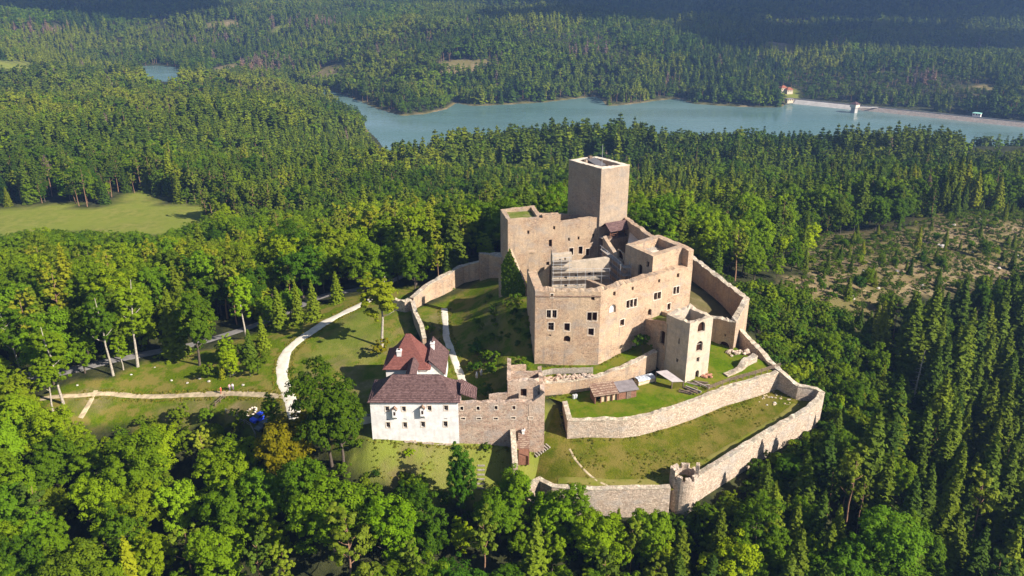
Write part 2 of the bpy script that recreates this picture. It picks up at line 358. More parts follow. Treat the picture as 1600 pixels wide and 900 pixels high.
FIELD_PX = [(-90, 98), (0, 95), (40, 96), (64, 103), (40, 109), (0, 111), (-90, 113)]
FIELD = zone(FIELD_PX)
def far_patch(px, py, rx, ry, z):
    p, e, f = ray_ground(px, py), ray_ground(px + rx, py), ray_ground(px, py - ry)
    return (p.x, p.y, abs(e.x - p.x), min(abs(f.y - p.y), 260))
PATCH = [far_patch(732, 108, 54, 15, -58), (far_patch(355, 107, 24, 8, -60)), far_patch(515, 114, 26, 11, -66), far_patch(440, 46, 15, 6, -40), far_patch(348, 41, 34, 8, -40),
         far_patch(1216, 72, 28, 7, -45), far_patch(92, 46, 20, 6, -40), far_patch(1540, 140, 34, 6, -58), far_patch(1236, 148, 18, 9, -70), far_patch(625, 137, 10, 3, -62), far_patch(550, 87, 14, 5, -55)]
PGREEN = [3, 8, 10]
def patch_mask(x, y, ids=None):
    m = np.zeros(np.shape(x))
    for k, (cx, cy, rx, ry) in enumerate(PATCH):
        if ids is not None and k not in ids: continue
        d = np.hypot((x - cx) / rx, (y - cy) / ry) + 0.7 * (fnoise(np.asarray(x) / 25, np.asarray(y) / 25, 3) - 0.5)
        m = np.maximum(m, 1 - sstep(0.9, 1.05, d))
    return m
def soft(poly, w): return 1 - sstep(-w, w, sdist(XX, YY, poly) + 5 * w * (fnoise(XX / 5, YY / 5, 3) - 0.5))
lawn = np.maximum.reduce([soft(LAWN_L, 1.2), soft(INNER, 1.0) * 0.9])
green_patch = patch_mask(XX, YY, PGREEN)
dry = np.maximum.reduce([soft(MEADOW, 2), soft(SLOPE, 2), soft(FIELD, 8), green_patch])
BANK = zone([(462, 605), (468, 550), (515, 515), (600, 476), (640, 500), (632, 545), (600, 600), (545, 640)]); bank = soft(BANK, 2.0); dry = np.maximum(dry, bank * .8); lawn = lawn * (1 - .75 * bank * (fnoise(XX / 7 + 9, YY / 7, 3) > .42))
soil = np.maximum.reduce([soft(CLEAR, 4), patch_mask(XX, YY) * (1 - green_patch), (1 - sstep(1.0, 5.0, np.abs(sdist(XX, YY, LAKE)))) * (YY > 800),
                          soft(zone([(600, 770), (606, 738), (640, 728), (630, 755), (612, 775)]), .8), soft(zone([(360, 640), (400, 628), (470, 640), (460, 660), (390, 665)]), .8), soft(BACK, 1.5) * 0.7, bank * .55 * sstep(.5, .62, fnoise(XX / 5 + 2, YY / 5 + 4, 3)), soft(zone([(598, 705), (690, 708), (705, 760), (640, 778), (598, 772)]), 1.5) * .75 * sstep(.44, .56, fnoise(XX / 4 + 5, YY / 4 + 1, 3)), soft(zone([(120, 615), (170, 605), (180, 622), (140, 655), (118, 650)]), 1.2) * .6, soft(zone([(250, 640), (335, 628), (330, 645), (260, 662)]), 1.2) * .5, soft(zone([(762, 470), (775, 470), (782, 520), (788, 570), (770, 572), (765, 520)]), 1.2) * .55, soft(zone([(670, 500), (690, 490), (692, 530), (680, 540)]), 1) * .6])
me = bpy.data.meshes.new("ground"); nx, ny = len(GX), len(GY)
vv = np.stack([XX, YY, ZZ], -1).reshape(-1, 3).astype(np.float32)
ii = (np.arange(ny - 1)[:, None] * nx + np.arange(nx - 1)[None, :]).reshape(-1)
ff = np.stack([ii, ii + 1, ii + nx + 1, ii + nx], -1).astype(np.int32)
me.vertices.add(len(vv)); me.vertices.foreach_set("co", vv.ravel())
me.loops.add(ff.size); me.loops.foreach_set("vertex_index", ff.ravel())
me.polygons.add(len(ff)); me.polygons.foreach_set("loop_start", np.arange(0, ff.size, 4, dtype=np.int32)); me.polygons.foreach_set("loop_total", np.full(len(ff), 4, np.int32))
me.update(calc_edges=True)
ca = me.color_attributes.new("cover", 'FLOAT_COLOR', 'POINT')
ca.data.foreach_set("color", np.stack([lawn, dry, soil, np.ones_like(lawn)], -1).reshape(-1).astype(np.float32))
me.shade_smooth()
k = NT("ground cover"); v = k.pos(); at_ = k.n("Attribute"); at_.attribute_name = "cover"; sp = k.n("SeparateColor"); k.l(at_.outputs["Color"], sp.inputs[0])
n1, n2, n3 = k.noise(v, 0.25, 6, .65), k.noise(v, 2.2, 4, .7), k.noise(v, 0.06, 5, .6)
c = k.mix(k.ramp(n1, .35, .65), (0.022, 0.026, 0.012), (0.055, 0.058, 0.022))
dryc = k.mix(k.ramp(n1, .35, .65), (0.14, 0.165, 0.024), (0.22, 0.21, 0.05)); dryc = k.mix(k.ramp(n3, .35, .65), dryc, (0.17, 0.195, 0.03))
c = k.mix(sp.outputs[1], c, dryc)
lawnc = k.mix(k.ramp(n2, .35, .65), (0.066, 0.108, 0.003), (0.115, 0.152, 0.006)); lawnc = k.mix(k.ramp(n1, .44, .60), lawnc, (0.185, 0.155, 0.035))
c = k.mix(sp.outputs[0], c, lawnc)
soilc = k.mix(k.ramp(n1, .35, .65), (0.18, 0.12, 0.065), (0.33, 0.245, 0.15)); soilc = k.mix(k.ramp(n2, .45, .62), soilc, (0.16, 0.13, 0.05)); soilc = k.mix(k.math('MULTIPLY', k.ramp(k.noise(v, .045, 5, .65), .40, .56), .85), soilc, (0.135, 0.118, 0.04))
c = k.mix(sp.outputs[2], c, soilc); k.col(c); k.b.inputs['Specular IOR Level'].default_value = 0.03; k.bump(k.math('ADD', n2, k.noise(v, 6, 3)), 0.25, 0.7)
go = bpy.data.objects.new("ground", me); COL.objects.link(go); me.materials.append(k.m); tag(go, kind="structure")
# ---- lake
k = NT("lake water"); v = k.pos((1, 1, 1)); k.col(k.mix(k.ramp(k.noise(v, .006, 4), .35, .65), (0.078, 0.142, 0.130), (0.108, 0.172, 0.165)))
k.l(k.ramp(k.noise(k.pos((.4, 1, 1)), .012, 4), .3, .7), k.b.inputs["Roughness"]); rr_ = k.n("MapRange"); k.l(k.noise(k.pos((.35, 1, 1)), .014, 4), rr_.inputs[0]); rr_.inputs[1].default_value = .4; rr_.inputs[2].default_value = .6; rr_.inputs[3].default_value = .10; rr_.inputs[4].default_value = .34; k.l(rr_.outputs[0], k.b.inputs["Roughness"]); k.b.inputs["Specular IOR Level"].default_value = 0.5; k.b.inputs["IOR"].default_value = 1.33
k.bump(k.math('ADD', k.noise(k.pos((.5, 1, 1)), 0.5, 3), k.noise(v, .06, 3)), 0.25, 0.5)
b = MB(); b.quad((-2200, 640, LAKE_Z), (1600, 640, LAKE_Z), (1600, 1700, LAKE_Z), (-2200, 1700, LAKE_Z)); tag(b.build("lake", k.m), kind="structure")
# ---- sheets of turf inside the walls
def sheet(name, poly, zf, mat, step=1.2, skirt=0.0):
    P = [Vector((p[0], p[1])) for p in poly]; n = len(P); pts = []
    for i in range(n):
        a, c_ = P[i], P[(i + 1) % n]; m = max(1, int((c_ - a).length / step))
        pts += [a + (c_ - a) * (j / m) for j in range(m)]
    nb = len(pts); arr = np.array([tuple(p) for p in pts])
    gx, gy = np.meshgrid(np.arange(arr[:, 0].min(), arr[:, 0].max(), step), np.arange(arr[:, 1].min(), arr[:, 1].max(), step))
    gx, gy = gx.ravel(), gy.ravel(); ok = sdist(gx, gy, arr) < -step * 0.5
    allp = pts + [Vector((x, y)) for x, y in zip(gx[ok], gy[ok])]
    vs_, es, fs, *_ = geometry.delaunay_2d_cdt(allp, [(i, (i + 1) % nb) for i in range(nb)], [list(range(nb))], 1, 1e-4)
    xs, ys = np.array([p.x for p in vs_]), np.array([p.y for p in vs_]); zs = zf(xs, ys)
    b = MB(); b.v = [(float(x), float(y), float(z)) for x, y, z in zip(xs, ys, zs)]; b.f = [tuple(f) for f in fs]; b.m = [0] * len(fs)
    o = b.build(name, mat, smooth=True); return tag(o, kind="structure")
def zfun(rows):
    t = TPS(np.array(rows, float), 0.0002)
    return lambda x, y: t(x, y) + 0.22 * (fnoise(x / 3, y / 3, 3) - 0.5)
def ribbon(name, px, z0, width, mat, lift=0.05):
    """a path that lies on the ground along photo points"""
    P = [ray_ground(a, b_) for a, b_ in px]; return ribbon_w([(p.x, p.y) for p in P], name, width, mat, lift)
def ribbon_w(P, name, width, mat, lift=0.05, zf=None):
    pts = []
    for i in range(len(P) - 1):
        p0 = Vector(P[max(i - 1, 0)]); p1 = Vector(P[i]); p2 = Vector(P[i + 1]); p3 = Vector(P[min(i + 2, len(P) - 1)])
        m = max(2, int((p2 - p1).length / 0.8))
        for j in range(m):
            t = j / m; pts.append(0.5 * ((2 * p1) + (p2 - p0) * t + (2 * p0 - 5 * p1 + 4 * p2 - p3) * t * t + (3 * p1 - p0 - 3 * p2 + p3) * t ** 3))
    pts.append(Vector(P[-1])); b = MB(); rows = []; N = 7
    for i, p in enumerate(pts):
        d = (pts[min(i + 1, len(pts) - 1)] - pts[max(i - 1, 0)]).normalized(); nrm = Vector((-d.y, d.x)); r = []
        wv = width * (1 + 0.22 * nz(p.x, p.y, 3, 0.22) + .14 * nz(p.x, p.y, 7, .7))
        for j in range(N):
            o = (j / (N - 1) - .5) * (wv + (0.5 * nz(p.x, p.y, j * 9, 0.8) if j in (0, N - 1) else 0)); q = p + nrm * o
            z = (g1(q.x, q.y) if zf is None else float(zf(np.array([q.x]), np.array([q.y]))[0])) + (lift if 0 < j < N - 1 else -0.12)
            r.append(len(b.v)); b.v.append((q.x, q.y, z))
        rows.append(r)
    for a, c_ in zip(rows, rows[1:]):
        for j in range(N - 1): b.f.append((a[j], a[j + 1], c_[j + 1], c_[j])); b.m.append(0)
    return tag(b.build(name, mat, smooth=True), kind="structure")
ribbon("path", [(462, 655), (452, 620), (441, 590), (446, 555), (470, 530), (512, 503), (552, 482), (585, 466), (612, 462)], 0, 3.4, M_path, 0.07)
ribbon("road", [(-60, 606), (20, 592), (110, 579), (215, 556), (300, 539), (400, 508), (455, 485), (500, 465), (560, 452), (612, 439), (640, 425)], 0, 4.6, M_road, 0.07)
ribbon("path", [(455, 622), (400, 617), (345, 617), (250, 620), (170, 617), (120, 620), (60, 625)], 0, 1.7, M_dirt, 0.06)
ribbon("path", [(150, 612), (140, 630), (126, 655)], 0, 1.3, M_dirt, 0.05)
ribbon("path", [(694, 482), (696, 505), (698, 530), (708, 558), (719, 585), (726, 612)], 0, 2.0, M_path, 0.06)

# ------------------------------------------------------------------ walls with real openings
def jagf(x, y, jag):
    return jag * (0.9 * nz(x, y, 1.7, 0.45) + 0.7 * nz(x, y, 5.1, 1.3) + 0.35 * nz(x, y, 8.3, 3.1)) if jag else 0.0
def wall_seg(b, cope, p, q, zb, zt, th, ops, jag, mp, mq, cap=0.0):
    d = Vector((q[0] - p[0], q[1] - p[1])); L = d.length; d /= L; n = Vector((-d.y, d.x))   # n points to the back
    us = {0.0, L}; m = max(1, int(L / 0.9))
    for i in range(1, m): us.add(L * i / m)
    zs = set()
    for o in ops: us |= {o[0], o[1]}; zs |= {o[2], o[3]}
    us = sorted(us); us = [u for i, u in enumerate(us) if i == 0 or u - us[i - 1] > 1e-3]; zs = sorted(zs)
    F = lambda u, dep, z: (p[0] + d.x * u + n.x * dep, p[1] + d.y * u + n.y * dep, z)
    base = lambda u: zb[0] + (zb[1] - zb[0]) * u / L
    def top(u, dep=0.0):
        x, y, _ = F(u, dep, 0); return zt[0] + (zt[1] - zt[0]) * u / L + jagf(x, y, jag)
    B = lambda u: mp + (L - mp - mq) * u / L       # matching place along the back face
    for u0, u1 in zip(us, us[1:]):
        lv = [None] + zs + [None]
        def zz(k, u):
            if k == 0: return base(u)
            if k == len(lv) - 1: return top(u)
            return min(max(lv[k], base(u)), top(u))
        for k in range(len(lv) - 1):
            um = (u0 + u1) / 2; zm = (zz(k, um) + zz(k + 1, um)) / 2
            if any(o[0] < um < o[1] and o[2] < zm < o[3] for o in ops): continue
            if zz(k + 1, u0) - zz(k, u0) < 1e-4 and zz(k + 1, u1) - zz(k, u1) < 1e-4: continue
            b.quad(F(u0, 0, zz(k, u0)), F(u1, 0, zz(k, u1)), F(u1, 0, zz(k + 1, u1)), F(u0, 0, zz(k + 1, u0)))
        w0, w1 = B(u0), B(u1)
        b.quad(F(w1, th, base(u1)), F(w0, th, base(u0)), F(w0, th, top(w0, th)), F(w1, th, top(w1, th)))
        if cap <= 0: b.quad(F(u0, 0, top(u0)), F(u1, 0, top(u1)), F(w1, th, top(w1, th)), F(w0, th, top(w0, th)))
        else:
            e = 0.07; T = [F(u0, -e, top(u0)), F(u1, -e, top(u1)), F(w1, th + e, top(w1, th)), F(w0, th + e, top(w0, th))]
            c0 = cap * (1 + 0.8 * nz(T[0][0], T[0][1], 2, 1.9)); c1 = cap * (1 + 0.8 * nz(T[1][0], T[1][1], 2, 1.9))
            lo = [(x, y, z - 0.06) for x, y, z in T]; hi = [(T[0][0], T[0][1], T[0][2] + c0), (T[1][0], T[1][1], T[1][2] + c1), (T[2][0], T[2][1], T[2][2] + c1), (T[3][0], T[3][1], T[3][2] + c0)]
            cope.quad(*hi); cope.quad(lo[0], lo[1], hi[1], hi[0]); cope.quad(lo[2], lo[3], hi[3], hi[2]); cope.quad(lo[3], lo[2], lo[1], lo[0])
    for u, w, zb_ in ((0, B(0), zb[0]), (L, B(L), zb[1])):
        b.quad(F(u, 0, base(u)), F(u, 0, top(u)), F(w, th, top(w, th)), F(w, th, base(u)))
    panes = []
    for o in ops:
        u0, u1, z0, z1 = o[:4]; dep = min(0.55, th * 0.6)
        b.quad(F(u0, 0, z0), F(u1, 0, z0), F(u1, dep, z0), F(u0, dep, z0)); b.quad(F(u0, 0, z1), F(u1, 0, z1), F(u1, dep, z1), F(u0, dep, z1))
        b.quad(F(u0, 0, z0), F(u0, 0, z1), F(u0, dep, z1), F(u0, dep, z0)); b.quad(F(u1, 0, z0), F(u1, 0, z1), F(u1, dep, z1), F(u1, dep, z0))
        st = o[4] if len(o) > 4 else ""
        if "a" in st:                                  # arched head: spandrels close the upper corners
            r = (u1 - u0) / 2; cu = (u0 + u1) / 2; h = min(r, (z1 - z0) * 0.5)
            for sgn, ue in ((-1, u0), (1, u1)):
                arc = [(cu + sgn * r * math.cos(t), z1 - h + h * math.sin(t)) for t in np.linspace(0, math.pi / 2, 6)]
                for dd in (0.012,):
                    b.poly([F(ue, dd, z1)] + [F(u, dd, z) for u, z in arc])
        panes.append((F, u0, u1, z0, z1, dep, st))
    return panes
def windows(parent, panes, M_fr=None):
    for F, u0, u1, z0, z1, dep, st in panes:
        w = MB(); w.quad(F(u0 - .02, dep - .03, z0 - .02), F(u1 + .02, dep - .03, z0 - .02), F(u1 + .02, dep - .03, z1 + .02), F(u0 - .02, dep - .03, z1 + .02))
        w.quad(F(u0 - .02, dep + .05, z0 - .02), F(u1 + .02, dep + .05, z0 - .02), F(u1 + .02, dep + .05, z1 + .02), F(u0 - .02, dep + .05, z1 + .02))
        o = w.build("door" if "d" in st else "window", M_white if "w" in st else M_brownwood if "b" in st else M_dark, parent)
        if "m" in st:                                  # casement bars
            k = MB(); um, zm = (u0 + u1) / 2, (z0 + z1) / 2
            k.bar(F(um, dep - .08, z0), F(um, dep - .08, z1), .07); k.bar(F(u0, dep - .081, zm), F(u1, dep - .081, zm), .06)
            k.build("casement", M_oldwood, o)
        if "f" in st:
            k = MB(); fw, pr = 0.15, 0.04
            for a, c in (((u0 - fw, z0 - fw), (u0, z1 + fw)), ((u1, z0 - fw), (u1 + fw, z1 + fw)), ((u0, z0 - fw), (u1, z0)), ((u0, z1), (u1, z1 + fw))):
                P = [F(a[0], -pr, a[1]), F(c[0], -pr, a[1]), F(c[0], -pr, c[1]), F(a[0], -pr, c[1])]; Q = [F(a[0], .1, a[1]), F(c[0], .1, a[1]), F(c[0], .1, c[1]), F(a[0], .1, c[1])]
                k.quad(*P)
                for i in range(4): k.quad(P[i], P[(i + 1) % 4], Q[(i + 1) % 4], Q[i])
            k.build("window_frame", M_fr or M_pale, o)
def walls(parent, pts, bases, tops, th, mat, ops=None, closed=False, jag=0.0, name="wall", cap=0.0, each=True, M_fr=None, capmat=None):
    """a run of walls; pts run along the outer face with the outside on the right hand"""
    ops = ops or {}; n = len(pts); segs = n if closed else n - 1; res = []
    P = [Vector((p[0], p[1])) for p in pts]
    def bv(v, i): return v[i % len(v)] if isinstance(v, (list, tuple)) else v
    one = MB(); cone = MB(); allp = []
    for i in range(segs):
        p, q = P[i], P[(i + 1) % n]; d = (q - p).normalized(); mp = mq = 0.0
        if closed or i > 0:
            e = (p - P[i - 1]).normalized(); ang = math.atan2(e.x * d.y - e.y * d.x, e.dot(d)); mp = th * math.tan(ang / 2)
        if closed or i < segs - 1:
            f = (P[(i + 2) % n] - q).normalized(); ang = math.atan2(d.x * f.y - d.y * f.x, d.dot(f)); mq = th * math.tan(ang / 2)
        if each: one = MB(); cone = MB()
        pn = wall_seg(one, cone, p, q, (bv(bases, i), bv(bases, i + 1)), (bv(tops, i), bv(tops, i + 1)), th, ops.get(i, []), jag, mp, mq, cap)
        if each:
            o = one.build(name, mat, parent); res.append(o); windows(o, pn, M_fr)
            if cap > 0: cone.build("coping", capmat or M_cope, o)
        else: allp += pn
    if not each:
        o = one.build(name, mat, parent); res.append(o); windows(o, allp, M_fr)
        if cap > 0: cone.build("coping", capmat or M_cope, parent)
    return res
def op(px, py, w, h, p, q, st=""):
    w, h = w * 1.1, h * 1.1
    u0, _ = on_wall(px - w / 2, py, p, q); u1, _ = on_wall(px + w / 2, py, p, q)
    _, z1 = on_wall(px, py - h / 2, p, q); _, z0 = on_wall(px, py + h / 2, p, q)
    return (u0, u1, z0, z1, st)
def P2(px, py, z): v = at(px, py, z); return (v.x, v.y)
def hip(b, cx, cy, lx, ly, z0, prof, rz=0.0, thick=0.18):
    ca, sa = math.cos(rz), math.sin(rz)
    def ringp(ins, z):
        x, y = max(lx / 2 - ins, 0.01), max(ly / 2 - ins, 0.01)
        return [(cx + u * x * ca - v * y * sa, cy + u * x * sa + v * y * ca, z) for u, v in ((-1, -1), (1, -1), (1, 1), (-1, 1))]
    R = [ringp(0.0, z0 - thick)] + [ringp(i, z0 + z) for i, z in prof]
    b.poly(list(reversed(R[0])))
    for A, C in zip(R, R[1:]):
        for j in range(4): b.quad(A[j], A[(j + 1) % 4], C[(j + 1) % 4], C[j])
    b.poly(R[-1])
def prism(b, x0, x1, y0, y1, ze, zr, axis='y', ov=0.35, th=0.15):
    """gable roof with its ridge along an axis: two thick slopes"""
    if axis == 'y':
        xm = (x0 + x1) / 2; s = (zr - ze) / (xm - x0)
        for xa in (x0 - ov, x1 + ov):
            za = ze - ov * s; P = [(xa, y0 - ov, za), (xm, y0 - ov, zr), (xm, y1 + ov, zr), (xa, y1 + ov, za)]
            Q = [(x, y, z - th) for x, y, z in P]; b.quad(*P); b.quad(*Q)
            for i in range(4): b.quad(P[i], P[(i + 1) % 4], Q[(i + 1) % 4], Q[i])
def chimney(parent, c, w, h, name="chimney"):
    b = MB(); b.box(c, (w, w, h)); b.box((c[0], c[1], c[2] + h - .3), (w + .2, w + .2, .2)); o = b.build(name, M_white, parent)
    k = MB(); k.box((c[0], c[1], c[2] + h - .05), (w * .55, w * .55, .12)); k.build("flue", M_dark, o); return o

# ------------------------------------------------------------------ turf sheets
TERR = [(879, 628, 2.0), (887, 658, 2.1), (973, 656.6, 2.1), (1001, 653, 2.1), (1045, 641, 2.2), (1086, 627, 2.4), (1132, 608, 2.7), (1180, 594, 3.0), (1220, 581.6, 3.3)]
TW = [P2(*t) for t in TERR]; TZ = [t[2] for t in TERR]
RET = [(846, 600, 4.6), (880, 597, 4.7), (935, 589, 5.0), (985, 570, 6.2), (1027, 549, 7.3)]
RW = [P2(*t) for t in RET]; RZ = [t[2] for t in RET]
OUT = [(826, 760, -4.4), (843, 752, -3.8), (862, 762, -3.8), (925, 766, -3.8), (1048, 763, -3.7)]
OUT2 = [(1090, 745, -3.0), (1157, 705, -1.5), (1210, 672, -0.6), (1267, 639, 0.3), (1284, 624, 0.9), (1289, 612, 1.6), (1276, 606, 1.7), (1249, 601, 2.0), (1222, 579, 3.4), (1208, 566, 4.0), (1185, 540, 5.0), (1161, 515, 6.2)]
OW, OW2 = [P2(*t) for t in OUT], [P2(*t) for t in OUT2]
lower = [P2(853, 640, 0.3), P2(872, 632, 1.2), (TW[1][0] - .2, TW[1][1] + .4)] + [(x, y + .5) for x, y in TW[2:]] + [(x - .5, y) for x, y in reversed(OW2[4:9])] + [(x - .4, y + .5) for x, y in reversed(OW2[:4])] + [(33, 125)] + [(x, y + .5) for x, y in reversed(OW)] + [P2(806, 715, -4), P2(850, 694, -2.4)]
lr = [(886, 686, -2), (976, 685, -2.1), (1039, 666, -1.9), (1101, 638, -1.6), (1173, 614, -1.2), (1215, 603, -.7), (870, 760, -4.9), (950, 762, -4.6), (1045, 757, -4.4), (1100, 733, -3.7), (1157, 700, -2.5),
      (1210, 666, -1.8), (1262, 636, -1.3), (1250, 612, -.8), (828, 752, -6.6), (806, 715, -5.6), (850, 692, -2.6), (851, 660, -1.2), (862, 632, 0.6), (950, 720, -3.2), (1050, 700, -2.8), (1150, 655, -1.9)]
lower_z = zfun([(*P2(*r), r[2]) for r in lr]); sheet("lawn", lower, lower_z, M_rough, 1.0)
terr = [(x + .15, y + .35) for x, y in TW] + [P2(1205, 565, 3.8), P2(1165, 553, 4.4)] + [(51.5, 165), (46, 168.5), (38, 158), (RW[4][0], RW[4][1] + .6)] + [(x, y + .5) for x, y in reversed(RW[:4])] + [P2(853, 618, 1.8)]
terr_z = zfun([(*p, z - .35) for p, z in zip(TW, TZ)] + [(*P2(853, 620, 1.6), 1.6), (*P2(935, 610, 2.1), 2.1), (*P2(985, 592, 2.3), 2.3), (*P2(1027, 580, 2.4), 2.4), (37, 151, 2.8), (43, 155, 3.2), (46, 168, 4.3), (51, 164, 4.1), (57, 163, 3.6), (*P2(1165, 553, 4.2), 4.2), (50, 160, 3.6)])
sheet("lawn", terr, terr_z, M_lawn, 1.0)
A, Bp = P2(835, 572, 5), P2(934, 572, 5)
fdir = rad(34.5); FL = 27.0
C = (Bp[0] + FL * math.cos(fdir), Bp[1] + FL * math.sin(fdir))
fx, fy = math.cos(fdir), math.sin(fdir); ox, oy = fy, -fx            # along the long facade, and outward from it
def fac(u, out=0.0): return (Bp[0] + fx * u + ox * out, Bp[1] + fy * u + oy * out)
upper = [(RW[0][0], RW[0][1] + .3), *[(x, y + .3) for x, y in RW[1:]], fac(21, -.5), (Bp[0] - .5, Bp[1] + .6), (A[0], A[1] + .6), (A[0] - 4, A[1] + 3), (A[0] - 6, A[1] - 1)]
upper_z = zfun([(*p, z - .3) for p, z in zip(RW, RZ)] + [(*fac(20), 8.2), (*Bp, 5.3), (*A, 5.0), (A[0] - 4, A[1] + 3, 5.0), (A[0] - 6, A[1] - 1, 3.5), (*fac(10), 6.6)])
sheet("lawn", upper, upper_z, M_lawn, 1.0)

zl2 = lambda x, y: lower_z(x, y)
ribbon_w([P2(890, 700, -2.4), P2(905, 725, -3.3), P2(930, 748, -4.0), P2(958, 762, -4.5)], "path", .55, M_dirt, .05, zl2)
ribbon_w([P2(872, 751, -4.6), P2(960, 754, -4.3), P2(1040, 748, -4.1), P2(1100, 722, -3.3), P2(1160, 688, -2.3), P2(1215, 655, -1.7), P2(1245, 633, -1.3)], "path", 2.2, M_rough2, .05, zl2)
# ------------------------------------------------------------------ the palace
ZT = 22.6
pal = thing("castle_palace", "roofless beige stone palace with rows of windows, front block of the castle core", "palace", (Bp[0], Bp[1], 5))
fr = [(857.5, 490.5, 6, 11, "mf"), (866.5, 490.5, 6, 11, "mf"), (921, 494.5, 6.4, 12, "f"), (929.4, 494.5, 6.4, 12, "f"), (861, 510, 8, 11, "fm"), (886, 511, 8, 11, "f"), (923.5, 518.5, 8, 10, "f"), (886, 529.5, 9.5, 9, "a"), (859, 524, 4, 2.2, ""), (862.5, 462, 4, 5, "f"), (926.5, 465.5, 5, 7, "")]
A2 = P2(826, 430, ZT)
ra = [(960, 459, 3.6, 6, ""), (981, 475.5, 4.6, 11, "f"), (986.8, 474, 4.6, 11, "f"), (992.4, 472.8, 4.6, 11, "f"), (957.5, 482.5, 9, 12, "aw"), (972, 504, 6, 9, "f"), (1024, 463, 4.6, 10, "f"), (1030, 461.5, 4.6, 10, "f"), (1015, 488, 5, 9, "a"),
      (1045, 479, 4.5, 9, "f"), (1054, 454, 4, 10, "f"), (1059, 453, 4, 10, "f"), (988.5, 451, 3, 5, ""), (1030, 439, 3, 5, ""), (1059.5, 430.5, 3.6, 6, "")]
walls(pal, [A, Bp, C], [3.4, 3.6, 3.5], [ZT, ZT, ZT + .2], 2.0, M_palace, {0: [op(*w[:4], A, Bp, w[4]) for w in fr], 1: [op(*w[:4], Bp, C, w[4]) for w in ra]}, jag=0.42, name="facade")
b = MB(); d = .05                                             # worn string course under the wall head
for p, q in ((A, Bp),): b.bar((p[0], p[1] - d, ZT - 1.15), (q[0], q[1] - d, ZT - 1.2), .16, .22)
b.build("string_course", M_roofold, pal)
walls(pal, [(A2[0] - .3, A2[1] + 3), (A[0] - .004, A[1] + .01)], [4, 3.4], [ZT + .3, ZT], 1.9, M_palace, jag=0.25, name="side_wall")
b = MB(); b.box((A2[0] + .7, A2[1] + 2.2, 14), (1.3, 1.2, 13.2)); b.box((A2[0] + .7, A2[1] + 2.2, 27.2), (1.5, 1.4, .25)); b.build("chimney_stack", M_palace, pal)
# east block at the far end of the long facade
E0, E1 = fac(FL - 10.6, -2.004), fac(FL, -.003)
blk = [(E0[0], E0[1]), fac(FL - 10.4, -2.0), fac(FL, -2.0), fac(FL - .0, -11.4), fac(FL - 10.6, -11.0)]
rb = [fac(FL - 10.6, -2.01), fac(FL, -2.01), fac(FL, -11.4), fac(FL - 10.6, -11.0)]
wl = rb
walls(pal, rb, [6, 6, 6, 6], [26.3, 26.6, 26.7, 26.5], 1.7, M_palace, closed=True, jag=0.15, name="block_wall",
      ops={3: [op(1000, 425, 6, 22, rb[3], rb[0], "ad"), op(1012, 413, 4, 8, rb[3], rb[0], "")]})
b = MB(); f0 = [fac(FL - 9, -3.6), fac(FL - 1.6, -3.6), fac(FL - 1.6, -9.8), fac(FL - 9, -9.5)]
b.poly([(x, y, 24.4) for x, y in f0]); b.build("attic_floor", M_pale, pal)
b = MB()
for k in range(3):
    a = [fac(FL - 8.8 + .5 * k, -3.8 - .45 * k), fac(FL - 1.8 - .5 * k, -3.8 - .45 * k), fac(FL - 1.8 - .5 * k, -9.5 + .45 * k), fac(FL - 8.8 + .5 * k, -9.3 + .45 * k)]
    for i in range(4): b.bar((*a[i], 24.75 - .1 * k), (*a[(i + 1) % 4], 24.75 - .1 * k), .22)
b.build("ceiling_beams", M_oldwood, pal)
walls(pal, [fac(FL - .05, -.05), fac(FL - .05, -1.96)], [4, 4], [26.3, 26.6], 1.6, M_palace, jag=.1, name="corner_wall")
# inner cross walls of the palace
walls(pal, [P2(916, 437, 20), P2(950, 452, 20)], 8, [20, 20.2], 0.8, M_palace, jag=.15, name="cross_wall")
tA, tB = (22.0, 184.5), (26.0, 171.4)
walls(pal, [tA, tB], 8, [24.5, 20.2], 0.9, M_palace, jag=.3, name="cross_wall", ops={0: [op(969, 399, 8, 12, tA, tB, "a")]})
# scaffolded inner range
s0, s1 = (9.2, 172.0), (22.4, 173.2)
inner = thing("palace_inner_range", "pale inner courtyard wall of the castle with scaffold decks along its face", "building wall", (15, 172.6, 8))
walls(inner, [s0, (13.7, 172.4)], 8, [24.2, 24.4], 1.4, M_gate, jag=.12, ops={0: [op(875, 407, 2.6, 4, s0, s1), op(883, 405, 2.2, 4, s0, s1), op(884, 433, 4, 4, s0, s1), op(884, 446, 4, 4, s0, s1)]})
walls(inner, [(13.7, 172.4), s1], 8, [22.2, 22.9], 1.4, M_gate, jag=.12, ops={0: [op(901, 431, 4, 4, (13.7, 172.4), s1), op(921, 427, 4, 5, (13.7, 172.4), s1), op(931, 426, 4, 4, (13.7, 172.4), s1), op(901, 445, 5, 3, (13.7, 172.4), s1)]})
walls(inner, [(9.196, 179.5), (9.196, 173.4)], 8, [23.2, 24.2], 1.2, M_palace, jag=.3, name="return_wall")
walls(inner, [(3.7, 176.0), (8.6, 172.9)], 8, [15.5, 21.5], 1.0, M_palace, jag=.4, name="garden_wall")
sca = thing("scaffolding", "grey scaffolding with plank decks on the courtyard wall", "scaffolding", (15, 171, 12))
for zl, ua, ub in ((23.0, 0.0, .34), (21.4, 0.0, .34), (20.2, 0.0, 1.0), (18.4, 0.0, 1.0), (16.4, 0.0, .62)):
    b = MB(); p = (s0[0] + (s1[0] - s0[0]) * ua, s0[1] - .75); q = (s0[0] + (s1[0] - s0[0]) * ub, s1[1] - .75 - 1.2 * (1 - ub)); b.bar((*p, zl), (*q, zl), 1.0, .08); b.build("deck", M_oldwood, sca)
